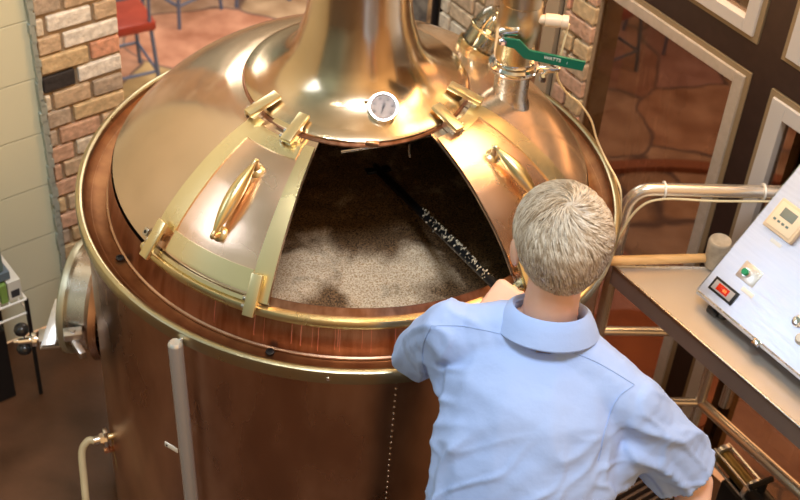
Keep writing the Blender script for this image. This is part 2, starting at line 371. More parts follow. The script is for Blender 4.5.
# inner wooden stops with a dark gap seen in window_3
b = B(); b.cur = 0; wbox(b, 1.722, 1.745, 0, 1.30, -.075, -.045); b.cur = 1; wbox(b, 1.700, 1.722, 0, 1.30, -.075, -.055); b.cur = 0; wbox(b, 1.675, 1.700, 0, 1.30, -.075, -.045)
tag(b.obj('trim_2', None, smooth=False, mats=[mat('frame_ochre', (.50, .34, .16), .5), MT['black']]), kind='structure')
# narrow frame left of the brick jamb: tan, black gap, tan
b = B(); b.cur = 0; wbox(b, 2.667, 2.724, 0, 3.2, -.05, 0); wbox(b, 2.625, 2.643, 0, 3.2, -.05, 0); b.cur = 1; wbox(b, 2.643, 2.667, 0, 3.2, -.05, -.02)
tag(b.obj('window_5', None, smooth=False, mats=[mat('frame_tan', (.50, .38, .25), .5), MT['black']]), kind='structure', label='narrow tan window frame with a black gap behind the valve')
g = B(); wbox(g, 2.726, 2.945, 0, 3.2, -.03, -.024); tag(g.obj('window_6', MT['pane'], smooth=False), kind='structure')
# dark steel posts at the corner
for a_, r_ in ((3.30, .016), (3.262, .012)):
    b = B(); b.cyl(WP(a_, 0, -.02), WP(a_, 3.2, -.02), r_); tag(b.obj('corner_post', MT['blackm']), 'dark steel post standing at the corner left of the pale brick column' if r_ > .014 else 'thin dark steel post against the pale brick column edge', 'post')
b = B(); b.box(LP(3.25, .8, -.35), e1, n1, Z, .22, .05, 2.4); tag(b.obj('wall_back', mat('far_stone', (.34, .31, .27), .9, 0, (.10, .09, .09), scale=14), smooth=False), kind='structure')

# lower terrace: curved curb and round floor area
b = B(); c0, c1_, c2_ = at(600, 176, -1.6), at(655, 168, -1.6), at(725, 158, -1.6)
pts = []
ce = V((c1_.x+.25, c1_.y-1.75, 0))
R_ = (V((c1_.x, c1_.y, 0))-ce).length
prof = [(-.04, 0), (-.04, .04), (.04, .04), (.04, 0)]
b.lathe((ce.x, ce.y, -1.6), Z, [(R_+q[0], q[1]) for q in prof], 60, -10, 190, xdir=(1, 0, 0))
tag(b.obj('trim_3', MT['curb']), kind='structure', label='curved terracotta curb on the flagstones beyond the glass')
b = B(); c_ = at(640, 372, -1.6); rr = (at(727, 395, -1.6)-c_).length
b.lathe((c_.x, c_.y, -1.6), Z, [(rr, 0), (rr, .02), (0, .02)], 48)
tag(b.obj('floor_round', MT['disc']), kind='structure', label='round red-brown floor area beyond the window under the table')

# ------------------------------------------------------------------ KETTLE
K = empty('brew_kettle', (0, 0, 0), 'large domed copper brewing kettle with brass doors open on the mash', 'kettle')
KC = V((KX, KY, 0))
def pol(az, r, z): a = math.radians(az); return KC+V((r*math.cos(a), r*math.sin(a), z))
def klathe(name, prof, m, n=160, parent=K, a0=0, a1=360):
    b = B(); b.lathe(KC, Z, prof, n, a0, a1, xdir=(1, 0, 0)); return b.obj(name, m, parent)
klathe('tank_body', [(.60, .04), (.684, .05), (.684, 1.122), (.665, 1.122)], MT['tank'])
klathe('tank_foot', [(.66, 0), (.67, 0), (.67, .05), (.60, .05)], MT['steelb'])
klathe('rim_band', [(.684, 1.112), (.697, 1.112), (.703, 1.115), (.704, 1.142), (.702, 1.149), (.697, 1.152), (.690, 1.152), (.686, 1.149), (.684, 1.140), (.684, 1.120)], MT['rim'])
klathe('gutter', [(.685, 1.138), (.676, 1.126), (.650, 1.116), (.622, 1.114)], MT['gutter'])
klathe('collar', [(.624, 1.112), (.621, 1.150), (.609, 1.212)], MT['collar'])
klathe('collar_seam', [(.623, 1.114), (.629, 1.116), (.628, 1.120), (.623, 1.122)], MT['tank'])
klathe('collar_band', a0=-138.5, a1=-22, m=MT['brass'], prof=[(.606, 1.200), (.616, 1.201), (.621, 1.206), (.622, 1.220), (.618, 1.226), (.608, 1.228), (.600, 1.227)])
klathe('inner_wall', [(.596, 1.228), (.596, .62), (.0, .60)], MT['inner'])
# drip streaks on the collar
b = B()
for px in (335, 340, 371, 338, 362, 395, 258, 312, 405, 246, 222, 290, 300, 318):
    q = at(px, 340, 1.165) if px > 230 else at(px, 300, 1.18)
    az = math.degrees(math.atan2(q.y-KY, q.x-KX)); zt = 1.198; zb = random.uniform(1.125, 1.16); wd = random.uniform(.05, .13)
    n_ = 6; vs = []; 
    for i in range(n_+1):
        z_ = zt+(zb-zt)*i/n_; j = random.uniform(-.04, .04)
        for s_ in (-wd, wd): vs.append(pol(az+s_+j, (.6212 if z_ < 1.15 else .621-(z_-1.15)*.1935)+.0012, z_))
    b = B(); b.add(vs, [(2*i, 2*i+1, 2*i+3, 2*i+2) for i in range(n_)]); b.obj('drip_streak', MT['drip'], K)

DP = [(.605, 1.222), (.598, 1.232), (.590, 1.244), (.576, 1.262), (.561, 1.281), (.543, 1.302), (.522, 1.322), (.499, 1.342), (.473, 1.362), (.446, 1.382), (.417, 1.400), (.385, 1.418), (.350, 1.434), (.312, 1.449), (.262, 1.462)]
def dn(i):
    a_, c_ = DP[max(0, i-1)], DP[min(len(DP)-1, i+1)]; t = V((c_[0]-a_[0], c_[1]-a_[1])).normalized(); return V((t.y, -t.x))
def dprof(f):   # f in 0..1 along dome from bottom to top -> (r,z,normal)
    L = [0]
    for i in range(1, len(DP)): L.append(L[-1]+math.dist(DP[i], DP[i-1]))
    s_ = f*L[-1]; i = 0
    while i < len(DP)-2 and L[i+1] < s_: i += 1
    t = (s_-L[i])/(L[i+1]-L[i]); n_ = dn(i).lerp(dn(i+1), t).normalized()
    return DP[i][0]+(DP[i+1][0]-DP[i][0])*t, DP[i][1]+(DP[i+1][1]-DP[i][1])*t, n_
DLEN = sum(math.dist(DP[i], DP[i-1]) for i in range(1, len(DP)))
def dpt(az, f, off=0): r, z, n_ = dprof(f); return pol(az, r+n_.x*off, z+n_.y*off)
def dnorm(az, f): n_ = dprof(f)[2]; a = math.radians(az); return V((math.cos(a)*n_.x, math.sin(a)*n_.x, n_.y))
def dtan(az, f): return (dpt(az, min(1, f+.01))-dpt(az, f-.01)).normalized()
def fz(z):
    best = min(range(401), key=lambda i: abs(dprof(i/400)[1]-z)); return best/400
def dslab(b, az0, az1, f0, f1, o0, o1, na=24, nf=28):
    # closed curved plate between offsets o0 and o1; az functions may vary with f
    A0 = az0 if callable(az0) else (lambda f: az0); A1 = az1 if callable(az1) else (lambda f: az1)
    vs = []
    for o_ in (o0, o1):
        for i in range(nf+1):
            f = f0+(f1-f0)*i/nf
            for j in range(na+1): vs.append(dpt(A0(f)+(A1(f)-A0(f))*j/na, f, o_))
    S = (nf+1)*(na+1); fs = []
    for i in range(nf):
        for j in range(na):
            q = (i*(na+1)+j, i*(na+1)+j+1, (i+1)*(na+1)+j+1, (i+1)*(na+1)+j); fs.append(tuple(x+S for x in q)); fs.append(q[::-1])
    for i in range(nf):
        for j in (0, na): q = (i*(na+1)+j, (i+1)*(na+1)+j, (i+1)*(na+1)+j+S, i*(na+1)+j+S); fs.append(q)
    for j in range(na):
        for i in (0, nf): q = (i*(na+1)+j, i*(na+1)+j+1, i*(na+1)+j+1+S, i*(na+1)+j+S); fs.append(q)
    b.add(vs, fs)
AZL, AZR = -103.6, -46.8
b = B(); dslab(b, AZR, 360+AZL, 0, 1, -.004, 0, 130, 40); dome = b.obj('dome', MT['dome'], K)
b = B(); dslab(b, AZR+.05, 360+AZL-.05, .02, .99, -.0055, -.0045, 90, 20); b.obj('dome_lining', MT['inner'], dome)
b = B(); dslab(b, AZL, AZR, 0, .060, -.004, 0, 40, 4); b.obj('opening_lip', MT['collar'], K)
# neck
NP = [(.268, 1.458), (.274, 1.462), (.274, 1.470), (.266, 1.476), (.245, 1.484), (.222, 1.493), (.200, 1.505), (.182, 1.519), (.168, 1.535), (.156, 1.555), (.147, 1.578), (.139, 1.605), (.129, 1.64), (.123, 1.68), (.119, 1.75), (.117, 1.9), (.116, 3.2)]
neck = klathe('neck', NP, MT['neck'], 120)
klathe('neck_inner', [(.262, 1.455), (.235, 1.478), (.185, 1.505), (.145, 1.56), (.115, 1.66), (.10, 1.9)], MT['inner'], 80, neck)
klathe('neck_seam', [(.262, 1.452), (.277, 1.455), (.279, 1.460), (.276, 1.464), (.268, 1.465)], MT['collar'], 120, neck)
b = B(); fq = pol(-82, .272, 1.463); b.box(pol(-78, .276, 1.466), V((-.1, -1, 0)), V((1, -.1, 0)), Z, .006, .016, .006, .002); b.obj('seam_bolt', MT['tank'], neck)

# doors -------------------------------------------------------------
def clip(par, az, f, L=.088, wd=.0135, off=.030, tilt=0, steel=True, side=1):
    p = dpt(az, f, off); n_ = dnorm(az, f); t = dtan(az, f); s_ = t.cross(n_)
    t = (t*math.cos(tilt)+s_*math.sin(tilt)).normalized(); s_ = t.cross(n_)
    b = B(); b.box(p, t, s_, n_, L/2, wd, .006, .0015); o = b.obj('door_clip', MT['strip'], par)
    b = B()
    for k in (-.030, -.012): b.cyl(p+t*k-n_*.006+s_*side*.014, p+t*k-n_*.006+s_*side*.022, .006, 12)
    b.box(p-n_*.014+s_*side*.014-t*.015, t, s_, n_, .030, .003, .010, .001)
    b.box(p-n_*.016-t*.018, t, s_, n_, .020, .008, .012)
    b.obj('roller', MT['steel'], o)
def handle(par, az, f0, f1, off=.034):
    b = B(); A, C_ = dpt(az, f0, off), dpt(az, f1, off); n_ = dnorm(az, (f0+f1)/2); d = (A-C_).normalized()
    pts, rr = [], []
    for i in range(15):
        t = i/14; pts.append(A.lerp(C_, t)+n_*(.006*math.sin(PI*t))); rr.append(.0055+.0125*math.sin(PI*t)**.9)
    b.tube(pts, rr, 18); h = b.obj('handle', MT['handle'], par)
    for P_, f, sg in ((A, f0, 1), (C_, f1, -1)):
        b = B(); q = dpt(az, f, .003); nn = dnorm(az, f)
        b.tube(curve_pts([q, q+nn*.018+d*sg*.006, P_+d*sg*.012, P_-d*sg*.004], 5), [.009]*5+[.0075]*5+[.0055]*6, 14)
        b.lathe(q, nn, [(.020, 0), (.021, .004), (.016, .010), (.008, .013), (0, .013)], 20)
        b.obj('handle_mount', MT['brass'], h)
    return h
LD = B(); fB, fT = .045, .90
dslab(LD, -137.5, AZL, fB, fT, .005, .009, 28, 36)
left = LD.obj('sliding_door', MT['door'], K); left['label'] = 'left sliding door framed with brass strips'
def azl(f): return -136.6-2.6*f
for nm, a0, a1, f0, f1 in (('frame_strip', azl, lambda f: azl(f)+5.4+1.6*f, .16, .93), ('frame_strip', lambda f: -108.2-1.5*f*0, AZL, .02, .90),
                           ('frame_strip', -131.3, -108.4, .055, .175), ('frame_strip', lambda f: -133, lambda f: -109, .80, .90)):
    b = B(); dslab(b, a0, a1, f0, f1, .0091, .0125, 10, 20); b.obj(nm, MT['strip'], left)
b = B(); dslab(b, -129, -113, .955, .985, .012, .016, 10, 2); b.obj('frame_strip', MT['strip'], left)
b = B(); dslab(b, -133.5, -107.5, .008, .030, .006, .012, 14, 2); b.obj('guide_rail', MT['strip'], left)
clip(left, -138.5, .985, side=-1); clip(left, -115.0, .955, side=-1); clip(left, -134.2, .075, .098, side=-1); clip(left, -106.6, .055, .098, side=-1)
handle(left, -120.0, fz(1.412), fz(1.315))
RDm = B(); dslab(RDm, AZR, -15.5, fB, .91, .005, .009, 28, 36)
right = RDm.obj('sliding_door', MT['door'], K); right['label'] = 'right sliding door with one brass strip'
b = B(); dslab(b, lambda f: -21.5+1.0*f, lambda f: -15.5+3*f, .03, .93, .0091, .0125, 10, 24); b.obj('frame_strip', MT['strip'], right)
b = B(); dslab(b, -33, -19, .86, .93, .0091, .0125, 8, 4); b.obj('frame_strip', MT['strip'], right)
clip(right, -37, .965, side=1, tilt=.12); clip(right, -14.5, .985, side=1, tilt=.1); clip(right, -45.2, .055, side=1); clip(right, -18, .06, side=1)
handle(right, -32.2, fz(1.410), fz(1.334))
# small latch eye
b = B(); p = dpt(-139.2, .055, .008); n_ = dnorm(-139, .05); t = dtan(-139, .05)
b.box(p, t, t.cross(n_), n_, .010, .008, .004, .002); o = b.obj('latch_eye', MT['steel'], K)
b = B(); b.cyl(p+n_*.002, p+n_*.0052, .0045, 14); b.obj('hole', MT['black'], o)
# gutter drain holes
for px, py in ((120, 258), (270, 352)):
    q = at(px, py, 1.121); b = B(); b.lathe(q, Z, [(0, .001), (.006, .001), (.006, .004), (.010, .003), (.011, 0)], 16); b.obj('drain', MT['blackm'], K)

# gauge
gc = pol(-68.0, .198, 1.503); ga = V((.06, -.62, .78)).normalized(); gc = gc+ga*.014
b = B(); b.lathe(gc-ga*.02, ga, [(.012, -.02), (.012, .004), (.034, .006), (.0365, .010), (.0365, .026), (.034, .030), (.031, .030), (.031, .022)], 48)
gz = b.obj('gauge', MT['chrome'], K); gz['label'] = 'round dial thermometer on the neck flare'
gx = rt-ga*rt.dot(ga); gx.normalize(); gy = ga.cross(gx); rl = math.radians(-6); gx, gy = gx*math.cos(rl)+gy*math.sin(rl), gy*math.cos(rl)-gx*math.sin(rl)
b = B(); b.lathe(gc, ga, [(.031, .002), (0, .002)], 36); b.obj('dial_face', MT['dial'], gz)
b = B()
for d_ in range(-120, 150, 48):
    a_ = math.radians(90-d_); p = gc+(gx*math.cos(a_)+gy*math.sin(a_))*.022+ga*.0035
    b.box(p, gx, gy, ga, .0022, .0026, .0006)
b.box(gc+gy*.009+ga*.0035, gx, gy, ga, .006, .0006, .0006); b.obj('dial_marks', MT['kraft'], gz)
b = B(); b.box(gc-gy*.005+ga*.0045, (gx*.3+gy), gx, ga, .012, .0013, .0006); b.box(gc+gy*.012+ga*.0045, gy, gx, ga, .008, .0008, .0006); b.lathe(gc, ga, [(.003, .0035), (.003, .0055), (0, .0055)], 12); b.obj('needle', MT['kraft'], gz)
b = B(); b.lathe(gc, ga, [(.031, .008), (0, .0085)], 36); b.obj('lens', MT['lens'], gz)
b = B(); q = gc-gx*.037+gy*.012; b.tube([q-gx*0, q-gx*.008], .005, 10); b.obj('adjuster', MT['chrome'], gz)

# pipe and hook under the neck
b = B(); b.tube([at(341, 151, 1.405), at(405, 141, 1.43), at(432, 134, 1.435)], .0058, 12); b.obj('spray_pipe', MT['steel'], K)
b = B(); q = at(409, 150, 1.40); b.tube([q+Z*.02, q, q-Z*.02+V((.004, 0, 0))], .003, 8); b.obj('spray_nozzle', MT['steel'], K)

# tank seams with rivets
def azpx(px, py, z): q = at(px, py, z); return math.degrees(math.atan2(q.y-KY, q.x-KX))
azr = None
for i in range(-1100, -500):
    a_ = i/10; p = pol(a_, .685, .95); d = p-CAM; px = 400+FPX*d.dot(rt)/d.dot(fw)
    if azr is None or abs(px-392) < azr[0]: azr = (abs(px-392), a_)
azr = azr[1]
b = B(); b.lathe(KC, Z, [(.6842, .06), (.6862, .06), (.6862, 1.115), (.6842, 1.115)], 4, azr-1.3, azr+1.1, xdir=(1, 0, 0)); seam = b.obj('seam_strap', MT['tank'], K)
rv = None
for k in range(42):
    z_ = 1.100-k*.0205; a = math.radians(azr)
    if rv is None:
        b = B(); b.lathe((0, 0, 0), (math.cos(a), math.sin(a), 0), [(.0030, 0), (.0027, .0015), (.0012, .0024), (0, .0026)], 10); rv = b.obj('rivet', MT['steel'], seam); r_ = rv
    else: r_ = rv.copy(); COL.objects.link(r_); r_.parent = seam
    r_.location = pol(azr, .6862, z_)
# rim screws
for px, py in ((97, 274), (327, 378), (182, 335)):
    q = None
    best = min((abs(400+FPX*(pol(i/2, .704, 1.13)-CAM).dot(rt)/(pol(i/2, .704, 1.13)-CAM).dot(fw)-px), i/2) for i in range(-380, -80)); az = best[1]
    a = math.radians(az); b = B(); b.lathe(pol(az, .7035, 1.131), (math.cos(a), math.sin(a), 0), [(.0055, 0), (.005, .002), (0, .003)], 12); b.obj('rim_screw', MT['chrome'], K)

# manway port on the left
pa = math.radians(175); pn = V((math.cos(pa), math.sin(pa), 0)); pc = KC+pn*.679+Z*.58
b = B(); R1 = .150
b.lathe(pc, pn, [(R1+.02, .0), (R1+.028, .02), (R1+.012, .032), (R1, .040)], 64, xdir=Z); port = b.obj('manway', MT['tank'], K)
b = B(); b.lathe(pc, pn, [(R1-.002, -.05), (R1, .03), (R1, .095), (R1-.006, .095), (R1-.006, -.05)], 64, xdir=Z); b.obj('manway_collar', MT['steel'], port)
b = B(); b.lathe(pc, pn, [(R1-.004, .095), (R1+.016, .095), (R1+.018, .100), (R1+.018, .112), (R1+.014, .116), (0, .122)], 64, xdir=Z); b.obj('manway_door', mat('manway_edge', (.50, .52, .42), .45, .9), port)
# swing clamp at its lower left
ps = Z.cross(pn).normalized()   # horizontal along the port face
hx = at(60, 334, .52)
cdir = V((-.96, -.28, .0)).normalized()
def clampp(t, s_=0, u=0): return hx+cdir*t+cdir.cross(Z)*s_+Z*u
b = B(); b.box(clampp(.02), cdir, cdir.cross(Z), Z, .040, .026, .005, .002); b.box(clampp(.02, 0, -.026), cdir, cdir.cross(Z), Z, .040, .026, .004, .002)
bk = at(73, 334, .60); b.box(bk, cdir, cdir.cross(Z), Z, .026, .017, .012, .003); b.cyl(bk, bk+Z*.018, .008, 12); pd_ = at(63, 296, .60)-at(49, 343, .54); b.box(at(55, 322, .57), pd_, cdir, pd_.cross(cdir), pd_.length/2, .020, .004, .002); b.box(at(79, 349, .57), V((.5, -.5, -.3)), V((.5, .5, 0)), Z, .024, .010, .010, .003)
clampo = b.obj('swing_clamp', MT['steelb'], port)
b = B(); b.cyl(clampp(.0, 0, -.01), clampp(.13, 0, -.01), .0065, 14); b.cyl(clampp(.082, 0, -.01), clampp(.118, 0, -.01), .012, 16); b.lathe(clampp(.066, 0, -.01), cdir, [(.0, 0), (.020, 0), (.021, .006), (.020, .014), (0, .014)], 24); b.cyl(clampp(.10, -.0, -.045), clampp(.10, 0, .03), .005, 10); b.obj('clamp_screw', MT['chrome'], port)
for u_, s_ in ((.038, .0), (-.052, -.006)):
    b = B(); b.lathe(clampp(.104, s_, u_-.02 if u_ > 0 else u_+.0), Z, [(0, 0), (.012, .001), (.020, .008), (.022, .018), (.018, .028), (.008, .034), (0, .035)], 24); b.obj('knob', MT['black'], port)

# sight tube standing off the tank front, and its bracket
best = min((abs(400+FPX*(pol(i/4, .74, 1.06)-CAM).dot(rt)/(pol(i/4, .74, 1.06)-CAM)  .dot(fw)-171), i/4) for i in range(-680, -400)); saz = best[1]
def projpy(p): d = p-CAM; return 250-FPX*d.dot(up)/d.dot(fw)
zt = min((abs(projpy(pol(saz, .722, z_/500))-343), z_/500) for z_ in range(300, 600))[1]
b = B(); top = pol(saz, .722, zt); bot = pol(saz, .722, .06)
tb = V((top.x+.035, top.y-.01, 0)); ta = (top-tb).normalized(); tl = (top-tb).length; b.lathe(tb, ta, [(0, .0), (.0175, .0), (.0175, tl-.006), (.0165, tl-.001), (.012, tl+.003), (0, tl+.0035)], 28); stp = b.obj('sight_tube', MT['tube'], K)
b = B(); q = pol(saz-2.2, .735, .70)
zz = min((abs(projpy(pol(saz-2.4, .735, z_/500))-448), z_/500) for z_ in range(150, 600))[1]
zz -= .012; q = pol(saz-1.9, .722, zz); sd = (pol(saz-3, .72, zz)-pol(saz, .72, zz)).normalized(); od = V((math.cos(math.radians(saz)), math.sin(math.radians(saz)), 0))
b.box(q+sd*.010, sd, od, Z, .021, .002, .008, .002); b.obj('bracket_tab', MT['white'], stp)
b = B(); b.cyl(q+sd*.023+od*.0015, q+sd*.023+od*.003, .003, 10); b.obj('hole', MT['black'], stp)

# sample port with hose, lower left
sq = at(124, 436, .42); saz2 = math.degrees(math.atan2(sq.y-KY, sq.x-KX)); 
zs = .40; sp = at(112, 436, zs)
SP = empty('sample_tap', (0, 0, 0), 'small brass sampling tap low on the left side of the copper tank', 'tap')
dl = (KC+V((0, 0, zs))-sp).normalized(); 
b = B(); b.cyl(sp-dl*.016, sp+dl*.10, .010, 16); b.lathe(sp+dl*.02, dl, [(0, 0), (.036, 0), (.037, .002), (.036, .004), (0, .004)], 28); b.obj('stem', MT['brass'], SP)
b = B(); b.cyl(sp-dl*.035, sp-dl*.016, .016, 6); b.box(sp-dl*.018, dl, Z, dl.cross(Z), .006, .030, .010, .002); b.cyl(sp-dl*.052, sp-dl*.035, .012, 14); b.obj('valve_body', MT['steel'], SP)
b = B(); b.cyl(sp-dl*.020-Z*.018, sp-dl*.012-Z*.052, .007, 10); b.box(sp-dl*.012-Z*.054, dl, Z, dl.cross(Z), .014, .006, .006, .001); b.obj('tap_lever', MT['copperpipe'], SP)
hs = sp-dl*.05
b = B(); b.tube(curve_pts([hs, at(88, 441, zs), at(82, 452, zs-.03), at(84, 480, .30), at(87, 510, .22), V((at(88, 520, .2).x, at(88, 520, .2).y, .03)), at(60, 560, .012)], 8), .0105, 16)
tag(b.obj('drain_hose', MT['hose']), 'cream rubber hose curving down from the small brass tap', 'hose')
b = B(); b.tube(curve_pts([sp+dl*.006-Z*.012, at(116, 448, .33), at(122, 472, .27), at(136, 500, .20), at(150, 525, .10), at(165, 560, .02)], 8), .0095, 14)
tag(b.obj('sample_hose', MT['amber']), 'translucent amber hose hanging against the tank below the tap', 'hose')
b = B(); b.tube(curve_pts([at(121, 424, .44), at(124, 420, .445), at(129, 440, .40), at(132, 470, .31), at(133, 510, .2)], 8), .0022, 8)
tag(b.obj('capillary_wire', MT['copperpipe']), 'thin copper wire looping from the tap down the tank', 'wire')

# valve stack on the dome, right
vb = at(509, 100, 1.405); vx, vy = vb.x, vb.y; vc = V((vx, vy, 0))
VZ = Z+V((-.03, 0, 0))
b = B(); b.lathe(vc, Z, [(.054, 1.36), (.052, 1.40), (.046, 1.415), (.044, 1.43), (.044, 1.507)], 40); valve = b.obj('valve_stack', MT['steel'], K); valve['label'] = 'steel ball valve standing on the dome with green lever'
b = B(); b.lathe(vc, Z, [(.044, 1.500), (.060, 1.502), (.063, 1.508), (.063, 1.518), (.058, 1.524), (.050, 1.525), (.047, 1.530), (.047, 1.536), (.042, 1.538)], 44)
b.box(vc+V((.085, -.022, 1.520)), (1, -.1, .2), (.1, 1, 0), Z, .026, .009, .007, .002); b.cyl(vc+V((.07, -.045, 1.513)), vc+V((.09, 0, 1.513)), .005, 10); b.cyl(vc+V((.072, -.028, 1.502)), vc+V((.072, -.028, 1.488)), .009, 6)
b.obj('clamp_ring', MT['chrome'], valve)
b = B(); b.lathe(vc, Z, [(.040, 1.532), (.052, 1.536), (.054, 1.55), (.054, 1.600), (.055, 1.604), (.055, 1.650), (.052, 1.654), (.052, 1.69), (.058, 1.696), (.058, 1.74), (.050, 1.748), (.046, 1.76)], 44); b.obj('valve_body', mat('cast_bronze', (.56, .46, .30), .3, 1, (.62, .54, .40), scale=8, rvar=.06), valve)
b = B(); b.lathe(vc, Z, [(.046, 1.755), (.046, 1.80), (.050, 1.81), (.050, 2.1), (0, 2.1)], 36); b.obj('riser', MT['steel'], valve)
lv0 = at(507, 43, 1.575); 
lv0 = V((vx-.028, vy-.068, 1.60))
for i in range(3):
    pass
pv = at(506, 43, 1.592); pe = at(584, 68, 1.592)
# put the lever on the vertical plane just in front of the valve body
lp0 = vc+V((-.025, -.075, 0)); ln = V((0, -1, 0))
pv = atp(503, 41, lp0, ln); pm1 = atp(517, 44, lp0, ln); pm2 = atp(527, 54, lp0, ln); pe = atp(584, 66, lp0, ln)
b = B(); up2 = V((0, -.0, 1)); hw = .0125
path = [pv, pm1, pm2, pe]; 
dirs = [(pm1-pv).normalized(), (pm2-pm1).normalized(), (pe-pm2).normalized()]
vs = []
for i, p in enumerate(path):
    d = (dirs[max(0, i-1)]+dirs[min(2, i)]).normalized(); u_ = ln.cross(d).normalized()
    if u_.z < 0: u_ = -u_
    for s1, s2 in ((-1, -1), (1, -1), (1, 1), (-1, 1)): vs.append(p+u_*hw*s1*(1 if i else .8)+ln*.0035*s2)
fs = [(0, 1, 2, 3), (12, 15, 14, 13)]
for i in range(3):
    for k in range(4): fs.append((4*i+k, 4*i+(k+1) % 4, 4*i+4+(k+1) % 4, 4*i+4+k))
b.add(vs, fs); lev = b.obj('lever', MT['green'], valve, smooth=False)
b = B(); b.cyl(pv+ln*.012, pv-ln*.035, .0045, 12); b.lathe(pv, ln, [(.010, .003), (.010, .010), (0, .011)], 6)
b.box(pv-ln*.02+V((.012, 0, .015)), (1, 0, .25), (0, 1, 0), Z, .024, .012, .008, .002); b.obj('lever_nut', MT['chrome'], valve)
# lever print
tcv = bpy.data.curves.new('lever_print', 'FONT'); tcv.body = 'WATTS'; tcv.size = .0165; tcv.extrude = .0003; tcv.align_x = 'CENTER'; tcv.align_y = 'CENTER'
def text_mesh(name, body, size, loc, x, y, m, parent, ext=.0003):
    c_ = bpy.data.curves.new(name, 'FONT'); c_.body = body; c_.size = size; c_.extrude = ext; c_.align_x = 'CENTER'; c_.align_y = 'CENTER'
    t_ = bpy.data.objects.new('tmp', c_); COL.objects.link(t_); dg = bpy.context.evaluated_depsgraph_get(); me = bpy.data.meshes.new_from_object(t_.evaluated_get(dg)); bpy.data.objects.remove(t_, do_unlink=True)
    x = V(x).normalized(); y = V(y); y = (y-x*y.dot(x)).normalized(); z_ = x.cross(y); M_ = Matrix((x, y, z_)).transposed().to_4x4(); M_.translation = V(loc); me.transform(M_)
    me.materials.clear(); me.materials.append(m); o = bpy.data.objects.new(name, me); COL.objects.link(o); o.parent = parent; return o
bpy.data.curves.remove(tcv)
d3 = dirs[2]; text_mesh('lever_print', 'WATTS', .0125, pm2.lerp(pe, .44)+ln*.0039+Z*.003, d3, Z, MT['white'], lev)
text_mesh('lever_print', '1', .009, pm2.lerp(pe, .70)+ln*.0039, d3, Z, MT['white'], lev)
# side spout
b = B(); s0 = at(540, 22, 1.672); s0 = vc+V((.046, -.02, 1.655)); b.lathe(s0, (1, -.05, 0), [(.012, -.01), (.012, .01), (.016, .011), (.016, .045), (.0145, .046), (.0145, .050), (.0165, .051), (.0165, .066), (.006, .067), (0, .067)], 24); b.obj('side_spout', mat('spout_tan', (.72, .58, .44), .4), valve)
# cable from the spout to the right
b = B(); s1 = s0+V((.068, -.004, 0))
cp = [s1+V((0, 0, -.004)), at(562, 50, 1.58), at(557, 75, 1.50), at(566, 92, 1.42), at(580, 104, 1.36), at(591, 120, 1.30), at(597, 140, 1.23), at(606, 160, 1.175), at(617, 180, 1.16), at(621, 196, 1.13), at(619, 230, 1.0), at(612, 262, .86), at(604, 300, .7)]
b.tube(curve_pts(cp, 8), .0028, 10); tag(b.obj('sensor_cable', MT['cableY']), 'cream cable hanging from the valve spout past the kettle rim', 'cable')

# sight lamp glass behind the valve
lb = at(478, 48, 1.425); la = V((.34, .38, .86)).normalized(); la = V((.44, .22, .87)).normalized()
b = B(); b.lathe(lb, la, [(.056, -.035), (.056, .0), (.059, .001), (.059, .008), (.055, .009)], 44); sg = b.obj('inspection_lamp', MT['brass'], K); sg['label'] = 'glass inspection lamp in a brass ring on the dome'
b = B(); b.lathe(lb, la, [(.052, .008), (.051, .050), (.049, .078), (.043, .100), (.032, .114), (.016, .122), (0, .124)], 44); b.lathe(lb, la, [(.050, .009), (.049, .05), (.046, .078), (.040, .098), (.030, .111), (.015, .119), (0, .121)], 44); b.obj('lamp_glass', MT['glass'], sg)
b = B(); b.lathe(lb, la, [(.053, .050), (.0545, .052), (.0545, .056), (.053, .058)], 44); b.obj('lamp_band', MT['brass'], sg)
b = B(); b.lathe(lb, la, [(.046, .006), (.046, .035), (.044, .050), (.03, .055), (.022, .06), (.022, .075), (.015, .090), (0, .092)], 32); b.obj('lamp_socket', MT['chrome'], sg)

